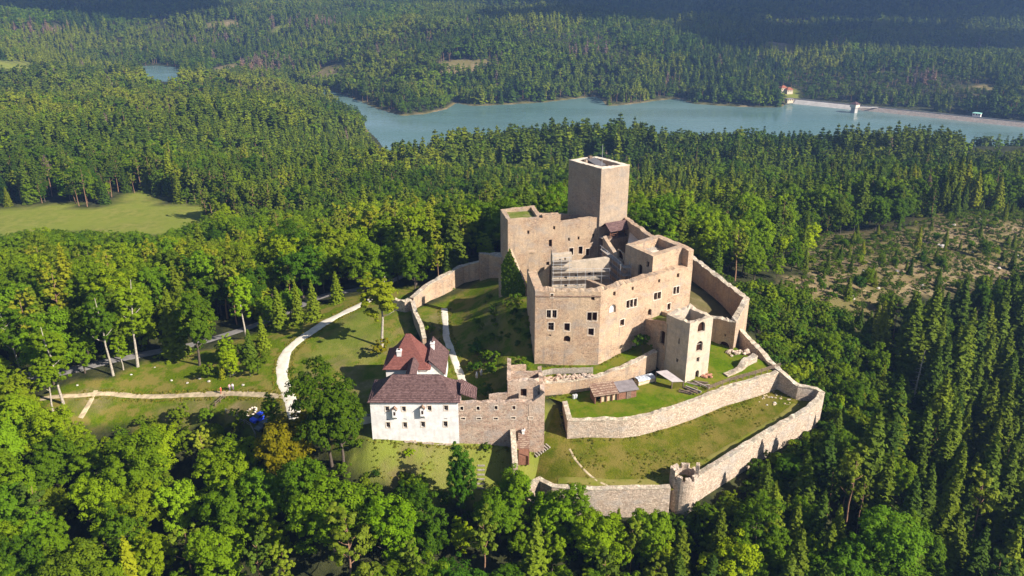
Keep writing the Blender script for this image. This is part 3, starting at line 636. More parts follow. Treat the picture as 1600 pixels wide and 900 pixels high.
for i in range(8):
    x = s0[0] + .2 + i * 1.85; y = s0[1] - 1.25 + .09 * i; zt_ = 24.2 if i < 3 else 21.4
    b = MB(); b.bar((x, y, 8), (x, y, zt_), .07); b.build("upright", M_metal, sca)
for zl in (24.0, 22.4, 21.2, 19.4, 17.4):
    b = MB(); x1 = 13.6 if zl > 21.5 else 22.2; b.bar((s0[0], s0[1] - 1.26, zl), (x1, s0[1] - 1.26 + (x1 - s0[0]) * .05, zl), .06); b.build("guard_rail", M_metal, sca)
st2 = thing("scaffold_tower", "open steel scaffold tower against the shaded courtyard cross wall", "scaffolding", (25.2, 170.5, 12))
for zl in (22.0, 20.0, 18.0, 16.0):
    b = MB(); b.bar((21.6, 182.5, zl), (25.2, 170.9, zl), 1.0, .08); b.build("deck", M_oldwood, st2)
    b = MB(); b.bar((25.0, 170.2, zl), (27.0, 170.6, zl), 1.6, .08); b.build("deck", M_oldwood, st2)
    b = MB(); b.bar((21.1, 182.4, zl + 1), (24.7, 170.6, zl + 1), .06); b.build("guard_rail", M_metal, st2)
for x, y in ((24.5, 169.4), (26.9, 169.8), (26.7, 171.2), (24.3, 172.4), (23.4, 175.4), (22.5, 178.4), (21.5, 181.6)):
    b = MB(); b.bar((x, y, 8), (x, y, 23), .07); b.build("upright", M_metal, st2)
# ------------------------------------------------------------------ great tower
TZT = 38.4
q0 = Vector(P2(940, 264, TZT)); a1 = rad(30); a2 = rad(120)
qr = Vector(P2(984, 258, TZT)); ql = Vector(P2(889, 250, TZT)); qb = ql + (qr - q0); a1 = math.atan2(*(qr - q0).yx); a2 = math.atan2(*(ql - q0).yx)
tow = thing("great_tower", "tall square stone keep with open viewing platform, highest of the castle's towers", "tower", (q0.x, q0.y, 8))
def outw(p, c, s): return tuple(Vector(c) + (Vector(p) - Vector(c)) * s)
tc = (q0 + qr + ql + qb) / 4
walls(tow, [q0, qr, qb, ql], 6, [TZT, TZT, TZT, TZT], 1.3, M_tower, closed=True, jag=.16, cap=.08, capmat=M_pale)
b = MB(); pl = [outw(p, tc, .72) for p in (q0, qr, qb, ql)]; b.poly([(*p, TZT - 1.3) for p in [outw(p, tc, .80) for p in (q0, qr, qb, ql)]]); b.build("platform", M_pale, tow)
hc = q0 * .45 + ql * .55 + (qr - q0) * .45
hut = MB(); hut.box((hc.x, hc.y, TZT - 1.9), (2.2, 3.6, 1.6), a1); hut.build("stair_hatch", M_oldwood, tow)
b = MB(); ux, uy = Vector((math.cos(a1), math.sin(a1))), Vector((math.cos(a2), math.sin(a2)))
R = [hc - uy * 2.1 - ux * 1.4, hc - uy * 2.1 + ux * 1.4, hc + uy * 2.1 + ux * 1.4, hc + uy * 2.1 - ux * 1.4]
P = [(*R[0], TZT - .35), (*R[1], TZT - .35), (*R[2], TZT + .75), (*R[3], TZT + .75)]; Q = [(x, y, z - .15) for x, y, z in P]
b.quad(*P); b.quad(*Q)
for i in range(4): b.quad(P[i], P[(i + 1) % 4], Q[(i + 1) % 4], Q[i])
b.build("hatch_roof", M_darkmetal, tow)
cb = hc + uy * 2.2; b = MB(); b.box((cb.x, cb.y, TZT - 1.8), (.9, .9, 3.0), a1); b.build("chimney", M_wood, tow)
mast = q0 + ux * 1.9 + uy * 2.2; b = MB(); b.tube([(mast.x, mast.y, TZT - 1.9), (mast.x, mast.y, TZT + 5.6)], [.06, .035], 6); tag(b.build("antenna_mast", M_metal), "thin metal mast standing on top of the great tower", "mast")
# wooden gallery at the foot of the tower
gz = 21.0; gc = q0 + ux * 4.3 - uy * 1.7
gal = thing("wooden_gallery", "small brown roofed wooden gallery at the foot of the great tower", "gallery", (gc.x, gc.y, gz))
def gp(u, v, z): w = gc + ux * u + uy * v; return (w.x, w.y, z)
b = MB(); b.box((gc.x, gc.y, gz - .25), (7.2, 2.8, .25), a1); b.build("floor_deck", M_wood, gal)
for u in (-3.3, -1.1, 1.1, 3.3): b = MB(); b.bar(gp(u, -1.25, gz), gp(u, -1.25, gz + 2.2), .2); b.build("post", M_brownwood, gal)
b = MB(); b.bar(gp(-3.3, -1.25, gz + .95), gp(3.3, -1.25, gz + .95), .1); b.bar(gp(-3.3, -1.25, gz + .5), gp(3.3, -1.25, gz + .5), .08); b.build("railing", M_brownwood, gal)
b = MB(); P = [gp(-3.9, -1.9, gz + 1.9), gp(3.6, -1.9, gz + 1.9), gp(3.6, .1, gz + 3.7), gp(-3.9, .1, gz + 3.7)]; P2_ = [gp(-3.9, 1.6, gz + 2.4), gp(3.6, 1.6, gz + 2.4)]
for F4 in (P, [P[3], P[2], P2_[1], P2_[0]]):
    Q = [(x, y, z - .14) for x, y, z in F4]; b.quad(*F4); b.quad(*Q)
    for i in range(4): b.quad(F4[i], F4[(i + 1) % 4], Q[(i + 1) % 4], Q[i])
b.build("roof", M_roofbrown, gal)
walls(pal, [gp(-4.4, -1.6, 0)[:2], gp(4.2, -1.6, 0)[:2], fac(FL - 10.6, -11.2)], 7, [20.7, 20.7, 24.0], 1.5, M_palace, jag=.2, name="link_wall")
b = MB(); b.poly([gp(-4.4, -.2, 20.6), gp(4.4, -.2, 20.6), gp(4.4, 1.6, 20.6), gp(-4.4, 1.6, 20.6)]); b.poly([(*fac(FL - 10, -11.6), 22.3), (*fac(FL, -11.6), 22.3), (qr.x, qr.y, 22.3), gp(4.0, 0, 22.3)]); b.build("terrace", M_pale, pal)
walls(pal, [fac(FL, -11.42), (qr.x + .2, qr.y + 1.0)], 4, [25.6, 24.6], 1.2, M_palace, jag=.3, name="link_wall")
# ------------------------------------------------------------------ chapel wing and chapel tower
ZW = 26.4
w0 = Vector(P2(793.5, 345, ZW)); w1 = Vector(P2(933, 336, ZW)); wd = (w1 - w0).normalized(); wn_ = Vector((-wd.y, wd.x)); WL = (w1 - w0).length
ch = thing("chapel_wing", "beige stone wing with a grass topped square tower at its left end", "castle wing", (w0.x, w0.y, 8))
def wp(u, v): p = w0 + wd * u + wn_ * v; return (p.x, p.y)
wf = [(825.5, 363, 3, 5), (866, 356, 3, 5), (894, 352, 5, 9), (923, 349, 4, 8), (860, 380, 4.6, 10), (889, 374, 2.6, 4.6), (904, 372, 2.6, 4.4), (927, 368, 3, 5), (892.5, 393, 6, 10, "f"), (907, 391, 6, 11, "f"), (918, 394, 5, 10, "f"), (856, 412, 4.5, 5)]
tops = {0: (0, 8.9, 26.5, 26.4), 1: (8.9, 13.2, 27.0, 27.3), 2: (13.2, WL + .3, 25.0, 25.9)}
for s_, (u0, u1, z0, z1) in tops.items():
    p, q = wp(u0, 0), wp(u1, 0); oo = []
    for w in wf:
        o = op(*w[:4], p, q, w[4] if len(w) > 4 else "")
        if o[0] > .05 and o[1] < (u1 - u0) - .05 and o[3] < min(z0, z1) - .2: oo.append(o)
    walls(ch, [p, q], 7, [z0, z1], 1.6, M_palace, {0: oo}, jag=.2)
walls(ch, [wp(8.9, 1.61), wp(8.9, 9.0), wp(0, 9.4), wp(0, 1.61)], 7, [26.6, 27.2, 26.6, 26.4], 1.1, M_palace, jag=.2, name="tower_wall")
b = MB(); b.poly([(*wp(.9, 1.4), 25.9), (*wp(8.0, 1.4), 25.9), (*wp(8.0, 8.3), 26.1), (*wp(.9, 8.6), 26.1)]); b.build("turf_roof", M_roofgrass, ch)
walls(ch, [wp(WL - .6, 7.5), wp(9.2, 8.2)], 7, [24.5, 25.5], 1.2, M_palace, jag=.3, name="back_wall")
b = MB(); b.poly([(*wp(9, 1.5), 19.5), (*wp(WL, 1.5), 19.5), (*wp(WL, 7.2), 19.5), (*wp(9, 7.8), 19.5)]); b.build("inner_floor", M_wood, ch)
# gable wall grown over with ivy
iv0, iv1 = (-3.2, 179.0), (3.2, 176.0)
ig = thing("ivy_gable", "pointed gable wall thickly overgrown with green ivy beside the chapel tower", "ruined wall", (0, 177.5, 7))
b = MB(); dd = Vector((iv1[0] - iv0[0], iv1[1] - iv0[1])); ll = dd.length; dd /= ll; bn = Vector((-dd.y, dd.x)) * .9
prof = [(0, 9), (ll, 9), (ll, 15.0), (ll * .72, 19), (ll * .42, 23.4), (ll * .2, 20.2), (0, 17.0)]
Fp = [(iv0[0] + dd.x * u, iv0[1] + dd.y * u, z) for u, z in prof]; Bq = [(x + bn.x, y + bn.y, z) for x, y, z in Fp]
b.poly(Fp); b.poly(list(reversed(Bq)))
for i in range(len(Fp)): b.quad(Fp[i], Fp[(i + 1) % len(Fp)], Bq[(i + 1) % len(Fp)], Bq[i])
b.build("masonry", M_palace, ig); IVY = (iv0, dd, ll, prof, ig)
# ------------------------------------------------------------------ gate tower with its link block
G0 = P2(1070, 597, 3); gd = rad(32); G1 = (G0[0] + 6.6 * math.cos(gd), G0[1] + 6.6 * math.sin(gd)); G3 = (G0[0] - 6.2 * math.sin(gd) - .6, G0[1] + 6.2 * math.cos(gd)); G2 = (G3[0] + G1[0] - G0[0], G3[1] + G1[1] - G0[1])
gt = thing("gate_tower", "slim pale square tower with large empty windows on the inner terrace lawn", "tower", (*G0, 2.5))
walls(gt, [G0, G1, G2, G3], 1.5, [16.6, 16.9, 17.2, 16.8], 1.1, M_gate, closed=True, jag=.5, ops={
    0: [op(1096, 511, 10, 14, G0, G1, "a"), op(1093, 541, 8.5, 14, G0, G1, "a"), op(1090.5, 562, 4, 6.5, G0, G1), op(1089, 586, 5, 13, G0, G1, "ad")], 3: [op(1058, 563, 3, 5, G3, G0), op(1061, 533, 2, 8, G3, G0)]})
b = MB(); b.poly([(*p, 11.0) for p in (G0, G1, G2, G3)][::1]); b.v = [(x * .94 + .06 * (G0[0] + G2[0]) / 2, y * .94 + .06 * (G0[1] + G2[1]) / 2, z) for x, y, z in b.v]; b.build("inner_floor", M_oldwood, gt)
lk = thing("link_block", "flat grass topped block joining the slim tower to the palace facade", "building", (31, 160, 3))
K0 = (G3[0] + .004, G3[1] + .02); K1 = fac(13.4, -.25); kd = (Vector(K1) - Vector(G3)).normalized()
Lf = [K1, (G3[0] - .05, G3[1] - .05)]
walls(lk, Lf, 2.0, [12.6, 14.4], 1.0, M_palace, jag=.25, ops={0: [op(1036, 528, 9, 20, Lf[0], Lf[1], "a")]}, name="wall")
walls(lk, [(G2[0] - .9, G2[1] + .05), fac(19.2, -.25)], 3.0, [14.2, 13.4], 1.0, M_palace, jag=.2, name="wall")
b = MB(); b.poly([(K1[0], K1[1], 12.3), (G3[0] + .2, G3[1] + .3, 13.6), (G2[0] - 1.3, G2[1] + .2, 13.6), (*fac(18.9, -.2), 12.6)]); b.build("turf_roof", M_roofgrass, lk)
# ring wall bastion
R0, R1, R2, R3 = (50.8, 212.0), (58.3, 181.4), (50.4, 164.2), (45.3, 169.4)
bw = thing("ring_wall", "tall inner ring wall with an arched postern bastion behind the slim tower", "wall", (52, 180, 3))
walls(bw, [R3, R2, R1, R0, (30, 217)], [2.5, 2.5, 0, 2, 4], [9.7, 11.0, 9.4, 9.4, 10.5], 1.3, M_palace, jag=.35, cap=.15, ops={0: [op(1132, 541, 14, 13, R3, R2, "a"), op(1133, 524, 2.5, 3, R3, R2)]})
# ------------------------------------------------------------------ terrace, retaining and outer walls
def wall_thing(label, pts, tops, th, mat=M_wall, drop=3.0, bases=None, jag=.2, cap=.16, name="stone_wall", cat="wall", group=None, ops=None, base_off=1.2):
    w = thing(name, label, cat, (pts[0][0], pts[0][1], 0), group)
    if bases is None: bases = [min(g1(*p), z - .6) - base_off for p, z in zip(pts, tops)]
    walls(w, pts, bases, tops, th, mat, ops, jag=jag, cap=cap, name="masonry"); return w
wall_thing("long curved rubble retaining wall holding up the mown terrace lawn", TW, TZ, .9, bases=[-1.5] + [-4.2] * 3 + [-4, -4, -3.6, -3.2, -3], jag=.25)
wall_thing("beige retaining wall below the palace with streaked face", RW, RZ, 1.0, M_palace, bases=[-.5, 0, .5, 1, 1.5], jag=.25)
wall_thing("lower outer curtain wall running up to the round turret's near side", OW, [t[2] for t in OUT], 1.0, jag=.12)
wall_thing("outer curtain wall climbing from the round turret to the corner bastion and back", OW2, [t[2] for t in OUT2], 1.1, jag=.3, base_off=1.6)
BWP = [(646, 466, 7.2), (671, 445, 8.4), (725, 416, 10.5), (750, 409, 11.8)]
wall_thing("high bailey wall rising towards the chapel tower above the grassy moat", [P2(*t) for t in BWP], [t[2] for t in BWP], 1.2, M_palace, jag=.2)
pz = P2(750, 409, 11.8); wall_thing("short pier and stub wall between bailey wall and chapel tower", [(pz[0] + .1, pz[1] - 1.5), (pz[0] + 2.4, pz[1] - 1.0), (pz[0] + 6.5, pz[1] - 3.2)], [14.5, 14.0, 14.6], 2.0, M_palace, jag=.4)
wall_thing("low dark wall bending from the bailey corner towards the red roofed house", [(-24.6, 186.0), (-23.2, 180.0), (-21.2, 174.5), (-20.0, 169.0)][::-1], [6.8, 6.2, 5.4, 4.6][::-1], .9, M_palace, bases=[-1, -.5, 0, 0], jag=.15)
wall_thing("broken square stub of rough stone at the bailey wall's lower end", [(-30.5, 187.5), (-27.0, 185.6), (-25.2, 186.6)], [6.2, 6.6, 6.8], 1.6, jag=.5)
# round turret
rc = at(1068.5, 806, -10); rcx, rcy, rr, rz0, rz1 = rc.x, rc.y + 2.6, 2.65, -12.0, -2.6
rt = thing("round_turret", "small round stone turret with broken battlements on the outer wall", "turret", (rcx, rcy, rz0))
b = MB(); n = 28
for j in range(n):
    t0, t1 = 2 * math.pi * j / n, 2 * math.pi * (j + 1) / n
    pt = lambda t, r, z: (rcx + r * math.cos(t), rcy + r * math.sin(t), z)
    for k in range(4):
        za, zb_ = rz0 + (rz1 - rz0) * k / 4, rz0 + (rz1 - rz0) * (k + 1) / 4; ra_, rb_ = rr * (1.06 - .06 * k / 4), rr * (1.06 - .06 * (k + 1) / 4)
        b.quad(pt(t0, ra_, za), pt(t1, ra_, za), pt(t1, rb_, zb_), pt(t0, rb_, zb_))
    b.quad(pt(t0, rr, rz1), pt(t1, rr, rz1), pt(t1, rr - .7, rz1), pt(t0, rr - .7, rz1)); b.quad(pt(t0, rr - .7, rz1), pt(t1, rr - .7, rz1), pt(t1, rr - .7, rz1 - 3), pt(t0, rr - .7, rz1 - 3))
b.poly([pt(2 * math.pi * j / n, rr - .7, rz1 - 2.2) for j in range(n)]); b.build("masonry", M_wall, rt)
for j, (ang, wid, hh) in enumerate([(200, 34, 1.9), (238, 22, .9), (275, 26, .7), (312, 24, 1.0), (345, 22, 2.6), (20, 30, .8), (75, 36, .9), (130, 36, .8), (165, 26, 1.1)]):
    b = MB(); ts = np.linspace(rad(ang - wid / 2), rad(ang + wid / 2), 5); h0 = [hh * (1 + .25 * nz(j * 3.1, t * 5, 0)) for t in ts]
    for i in range(4):
        o0, o1, i0, i1 = pt(ts[i], rr - .012, 0), pt(ts[i + 1], rr - .012, 0), pt(ts[i], rr - .68, 0), pt(ts[i + 1], rr - .68, 0)
        z0, za, zb_ = rz1 - .1, rz1 + h0[i], rz1 + h0[i + 1]
        b.quad((*o0[:2], z0), (*o1[:2], z0), (*o1[:2], zb_), (*o0[:2], za)); b.quad((*i0[:2], z0), (*i1[:2], z0), (*i1[:2], zb_), (*i0[:2], za)); b.quad((*o0[:2], za), (*o1[:2], zb_), (*i1[:2], zb_), (*i0[:2], za))
        if i == 0: b.quad((*o0[:2], z0), (*i0[:2], z0), (*i0[:2], za), (*o0[:2], za))
        if i == 3: b.quad((*o1[:2], z0), (*i1[:2], z0), (*i1[:2], zb_), (*o1[:2], zb_))
    b.build("merlon", M_wall, rt)

# ------------------------------------------------------------------ white house, red roofed house, ruined wing
hx0, hx1, hy0, hy1, he = -27.3, -10.35, 134.4, 142.4, 8.15
wh = thing("white_house", "long white two storey house with a brown hipped roof below the castle", "house", (hx0, hy0, -1))
F0, F1 = (hx0, hy0), (hx1, hy0)
wo = [op(px, py, 5.4, 7, F0, F1, "mf") for px, py in ((605, 639), (631, 639), (671, 638), (697, 637.5))] + [op(px, py, 5.4, 7.6, F0, F1, "mf") for px, py in ((606.5, 664), (633, 664), (661, 663), (696, 662.5))] + [op(px, py, 5, 1.4, F0, F1) for px, py in ((606, 655.3), (632.5, 655), (660.5, 653.6), (696, 654.5))]
walls(wh, [F0, F1, (hx1, hy1), (hx0, hy1)], [-1.2, -3.2, 0, 0], [he, he, he, he], .8, M_white, {0: wo}, closed=True)
b = MB(); hip(b, (hx0 + hx1) / 2, (hy0 + hy1) / 2, 17.8, 8.9, he, [(0, 0), (.9, .4), (2.2, 1.45), (4.35, 3.6)]); b.build("roof", M_roofbrown, wh)
b = MB()
for i in range(9):                                       # rubble footing where the plaster ends
    x = -20.5 + i * 1.15; b.box((x, hy0 - .12, -2.6 - .12 * i), (1.2, .5, 1.9 + .2 * math.sin(i * 2.1)), .05 * math.sin(i))
b.build("stone_footing", M_wall, wh)
for px, py, rf in ((617, 643, 1), (660.5, 641, 1)):
    u, z = on_wall(px, py, F0, F1); x = hx0 + u
    o = MB(); o.box((x, hy0 - .36, z - .95), (.85, .72, 1.75)); o.poly([(x - .425, hy0, z - 1.6), (x + .425, hy0, z - 1.6), (x + .425, hy0 - .72, z - .95), (x - .425, hy0 - .72, z - .95)])
    o.poly([(x - .425, hy0, z - 1.6), (x - .425, hy0 - .72, z - .95), (x - .425, hy0, z - .95)]); o.poly([(x + .425, hy0, z - 1.6), (x + .425, hy0 - .72, z - .95), (x + .425, hy0, z - .95)])
    oo = o.build("oriel", M_white, wh)
    k = MB(); k.box((x, hy0 - .728, z - .45), (.36, .03, .75)); k.build("window", M_dark, oo)
    k = MB()
    for sg in (-1, 1):
        Pq = [(x + sg * .55, hy0 - .85, z + .68), (x, hy0 - .85, z + 1.3), (x, hy0 + .1, z + 1.3), (x + sg * .55, hy0 + .1, z + .68)]; Qq = [(a, c, d - .1) for a, c, d in Pq]; k.quad(*Pq); k.quad(*Qq)
        for i in range(4): k.quad(Pq[i], Pq[(i + 1) % 4], Qq[(i + 1) % 4], Qq[i])
    k.poly([(x - .42, hy0 - .715, z + .8), (x + .42, hy0 - .715, z + .8), (x, hy0 - .715, z + 1.22)]); k.build("small_roof", M_roofold, oo)
# link roof between the two houses
b = MB(); prism(b, -21.6, -19.6, 140.2, 150.0, 8.4, 9.6, 'y', .15); b.build("link_roof", M_roofbrown, wh)
b = MB(); b.box((-20.6, 145.6, 0), (1.9, 6.4, 8.4)); b.build("link_passage", M_white, wh)
le = MB(); Pq = [(hx1 + .3, hy0 + 1.7, 8.9), (hx1 + 3.4, hy0 + 1.7, 7.6), (hx1 + 3.4, hy1 - 1.8, 7.6), (hx1 + .3, hy1 - 1.8, 9.6)]; Qq = [(a, c, d - .15) for a, c, d in Pq]; le.quad(*Pq); le.quad(*Qq)
for i in range(4): le.quad(Pq[i], Pq[(i + 1) % 4], Qq[(i + 1) % 4], Qq[i])
le.build("lean_to_roof", M_roofbrown, wh)
rh = thing("tower_house", "square white house with a steep flared red tiled roof behind the white house", "house", (-22, 149, 0))
walls(rh, [(-26.4, 149), (-17.6, 149), (-17.6, 157.8), (-26.4, 157.8)], -1, 7.5, .7, M_white, {0: [(1.2, 2.0, 4.6, 5.8, "m"), (5.2, 6.0, 4.6, 5.8, "m")]}, closed=True)
b = MB(); hip(b, -22, 153.4, 10.0, 10.0, 7.5, [(0, 0), (.9, .5), (2.0, 1.7), (3.3, 3.6), (4.45, 5.6)]); ro = b.build("roof", M_roofred, rh)
chimney(rh, (-23.7, 151.0, 8.3), .95, 2.5)
wg = thing("gabled_wing", "low white wing with a brown gable roof right of the square red roofed house", "house", (-17.4, 155, 0))
walls(wg, [(-17.5, 150.2), (-14.4, 150.2), (-14.4, 160.6), (-17.5, 160.6)], -1, [8.3, 5.8, 5.8, 8.3], .6, M_white, {1: [(1.4, 2.3, 3.0, 4.2, "m"), (4.4, 5.3, 3.0, 4.2, "m"), (7.6, 8.5, 3.0, 4.2, "m")]}, closed=True)
b = MB(); prism(b, -20.7, -14.4, 150.2, 160.6, 5.8, 9.1, 'y', .35); b.build("roof", M_roofbrown, wg)
chimney(wg, (-17.2, 156.0, 8.0), .8, 2.1)
cw = thing("courtyard_wall", "plain white courtyard wall in shade beside the white house", "wall", (-30, 140, -.5))
walls(cw, [(-33.6, 138.4), (-27.34, 138.4)], -1.2, [2.4, 2.4], .5, M_white, cap=.1, capmat=M_roofgrey)
# ruined wing
rw = thing("ruined_wing", "roofless stone wing with square window holes right of the white house", "ruin", (0, hy0, -2))
rx1 = 6.3; R0_, R1_ = (hx1 + .004, hy0 + .05), (rx1 - 2.2, hy0 + .05)
ro_ = [op(px, py, 4.2, 5, R0_, R1_, s) for px, py, s in ((721.5, 638, "f"), (747, 638, "f"), (775, 637, "f"), (803, 637, "fb"))] + [op(px, py, 6, 2.6, R0_, R1_, "f") for px, py in ((723.5, 654, ), (748, 654), (774.5, 654), (802, 653))]
walls(rw, [R0_, R1_], [-4.5, -4.5], [7.6, 7.9], 1.2, M_ruin, {0: ro_}, jag=.35)
T0, T1 = (R1_[0] + .004, hy0), (rx1, hy0)
walls(rw, [T0, T1, (rx1, hy0 + 3.2), (T0[0], hy0 + 3.2)], -4.5, [8.0, 10.3, 10.5, 9.0], .9, M_ruin, {0: [op(830, 637, 5.2, 5.6, T0, T1, "a"), op(829, 653, 6, 2.6, T0, T1, "f")]}, closed=True, jag=.4, name="corner_pier")
walls(rw, [(-4.6, 139.8), (-.9, 139.9)], -.5, [6.2, 6.6], .8, M_ruin, jag=.25, name="inner_wall")
walls(rw, [(-.85, 140.2), (5.4, 140.6)], -.5, [9.0, 9.4], .9, M_ruin, {0: [(2.6, 3.8, 5.6, 7.4, "")]}, jag=.5, name="inner_wall")
walls(rw, [(-.6, 145.0), (5.3, 145.4)], 0, [8.4, 8.6], .8, M_ruin, jag=.35, name="inner_wall")
walls(rw, [(-1.0, 152), (-1.0, 141.0)], 0, [8.4, 9.3], .8, M_ruin, jag=.6, name="side_wall")
walls(rw, [(6.2, 141), (6.2, 150.4)], 0, [9.0, 7.2], .8, M_ruin, jag=.5, name="side_wall")
walls(rw, [(-.4, 149.8), (3.0, 150.2)], 0, [7.2, 7.6], .7, M_ruin, jag=.4, name="inner_wall")
b = MB(); b.poly([(-.9, 146, 6.2), (5.4, 146.2, 6.2), (5.4, 150.2, 6.2), (-.9, 149.8, 6.2)]); b.build("turf_floor", M_roofgrass, rw)
b = MB(); b.poly([(-.8, 141, 4.0), (5.4, 141.4, 4.0), (5.4, 145.1, 4.0), (-.6, 144.8, 4.0)]); b.build("vault_floor", M_pale, rw)
bz = [(799, 672), (803, 728)]; bu = wall_thing("sloping buttress wall jutting forward from the ruined wing", [(-.3, 134.3), (0.2, 126.2)], [1.7, -1.4], .9, M_ruin, bases=[-6, -9], jag=.3)
pr = thing("porch", "small brown roofed porch tucked behind the sloping buttress wall", "porch", (2.4, 132.6, -3))
b = MB(); Pq = [(1.2, 130.9, -.2), (3.4, 130.9, -.2), (3.4, 134.3, 1.6), (1.2, 134.3, 1.6)]; Qq = [(a, c, d - .12) for a, c, d in Pq]; b.quad(*Pq); b.quad(*Qq)
for i in range(4): b.quad(Pq[i], Pq[(i + 1) % 4], Qq[(i + 1) % 4], Qq[i])
b.build("roof", M_roofold, pr)
for x in (1.35, 3.25): b = MB(); b.bar((x, 131.1, -4.2), (x, 131.1, -.25), .18); b.build("post", M_brownwood, pr)
b = MB(); b.box((2.3, 132.6, -4.3), (1.9, 2.6, 2.0)); b.build("door_wall", M_brownwood, pr)
chimney(pr, (2.2, 133.8, .6), .5, 1.6)
# ------------------------------------------------------------------ on the terrace: sheds, stacks, fences
sd0 = Vector(P2(930, 630.5, 2)); sa = rad(15.5); sx, sy = Vector((math.cos(sa), math.sin(sa))), Vector((-math.sin(sa), math.cos(sa)))
def sp(u, v, z): w = sd0 + sx * u + sy * v; return (w.x, w.y, z)
def roofslab(b, P, th=.12):
    Q = [(x, y, z - th) for x, y, z in P]; b.quad(*P); b.quad(*Q)
    for i in range(4): b.quad(P[i], P[(i + 1) % 4], Q[(i + 1) % 4], Q[i])
SZ = 1.75
sh = thing("wooden_shed", "low brown wooden shed with red tiled roof on the terrace lawn", "shed", sp(0, 0, SZ))
b = MB(); roofslab(b, [sp(-.5, -.5, SZ + 2.2), sp(5.0, -.5, SZ + 2.2), sp(5.0, 3.0, SZ + 3.3), sp(-.5, 3.0, SZ + 3.3)]); b.build("roof", M_roofold, sh)
b = MB(); b.bar(sp(0, 2.9, SZ + 1.2), sp(5, 2.9, SZ + 1.2), .15, 2.6); b.bar(sp(0, 0, SZ + 1.1), sp(0, 2.8, SZ + 1.1), .15, 2.4); b.build("back_wall", M_brownwood, sh)
for u in (0, 1.25, 2.5, 3.75, 4.9): b = MB(); b.bar(sp(u, 0.05, SZ - .3), sp(u, .05, SZ + 2.15), .22); b.build("post", M_brownwood, sh)
for u in (1.85, 3.1, 4.3): b = MB(); b.bar(sp(u - .5, .35, SZ + .85), sp(u + .5, .35, SZ + .85), .08, 1.9); b.build("door", M_lightwood, sh)
s2 = thing("boarded_shed", "boarded shed with a flat grey felt roof joined to the tiled shed", "shed", sp(5.2, 0, SZ))
b = MB(); b.bar(sp(5.15, 1.45, SZ + 1.0), sp(9.1, 1.45, SZ + 1.0), 2.8, 2.5); b.build("board_wall", M_brownwood, s2)
b = MB(); roofslab(b, [sp(5.05, -.4, SZ + 2.4), sp(9.5, -.4, SZ + 2.4), sp(9.5, 3.3, SZ + 2.8), sp(5.05, 3.3, SZ + 2.8)]); b.build("roof", M_roofgrey, s2)
b = MB(); b.bar(sp(6.9, -.02, SZ + .95), sp(7.9, -.02, SZ + .95), .1, 1.9); b.build("door", M_wood, s2)
M_tarp = plain("pale blue tarpaulin", (0.42, 0.46, 0.52), .5, .25, 1.5)
ws = thing("stacked_timber", "stack of pale timber under white and blue sheets beside the sheds", "timber stack", sp(10.2, 2.5, SZ))
b0 = Vector(P2(998, 604, 2.2)); b1 = Vector(P2(1024, 597, 2.3)); bd = (b1 - b0).normalized(); bnn = Vector((-bd.y, bd.x))
for i in range(7):
    for j in range(4):
        p = b0 + bnn * (.3 + j * .45); q = b1 + bnn * (.3 + j * .45); k = MB(); k.bar((p.x, p.y, 2.05 + i * .2), (q.x, q.y, 2.15 + i * .2), .40, .17); k.build("plank", M_lightwood if (i + j) % 3 else M_pale, ws)
k = MB(); N = 8
for i in range(N):
    for j in range(4):
        f = lambda a, c: (*(b0 + (b1 - b0) * (a / N) + bnn * (-.05 + c * .58)), 3.60 + .1 * math.sin(a * 2.3 + c) + (-.28 if c in (0, 4) else 0))
        k.quad(f(i, j), f(i + 1, j), f(i + 1, j + 1), f(i, j + 1))
k.build("tarpaulin", M_tarp, ws)
lt = thing("lean_to", "pale sheet roofed lean-to against the foot of the slim tower", "lean-to", (*P2(1045, 598, 2.4), 2.4))
c4 = [at(1025, 580.5, 5.2), at(1050, 596.5, 4.3), at(1068, 596, 4.3), at(1042, 578, 5.6)]
k = MB(); roofslab(k, [tuple(c) for c in c4], .1); k.build("roof", M_sheet, lt)
for c, t in zip(c4[:3], (5.0, 4.1, 4.1)): k = MB(); k.bar((c.x + .1, c.y + .15, 2.0), (c.x + .1, c.y + .15, t), .18); k.build("post", M_wood, lt)
k = MB(); k.bar((c4[1].x + .2, c4[1].y + .2, 3.2), (c4[2].x, c4[2].y + .2, 3.2), .12, 2.0); k.build("ivy_screen", M_rough, lt)
random.seed(5)
for nm, px, py, n, ln, lab in (("log_pile", 1076, 612, 9, 3.6, "heap of dark squared logs lying on the terrace lawn"), ("log_pile", 1087, 602, 11, 4.2, "heap of dark old beams against the slim tower's corner")):
    c = ray_ground(px, py); p2 = P2(px, py, 2.4); lp = thing(nm, lab, "logs", (*p2, 2.3), "timber heaps on the terrace")
    for i in range(n):
        an = rad(-28 + random.uniform(-22, 22)); cx_, cy_ = p2[0] + random.uniform(-1.2, 1.2), p2[1] + random.uniform(-.8, .8); zc = 2.35 + .22 * (i // 3) + random.uniform(0, .1); L2 = ln * random.uniform(.7, 1.05) / 2
        k = MB(); k.bar((cx_ - L2 * math.cos(an), cy_ - L2 * math.sin(an), zc), (cx_ + L2 * math.cos(an), cy_ + L2 * math.sin(an), zc + random.uniform(-.1, .25)), .26, .24); k.build("log", M_wood if i % 3 else M_oldwood, lp)
M_brickred = plain("broken red brick", (0.36, 0.17, 0.11), .9, .35, 4)
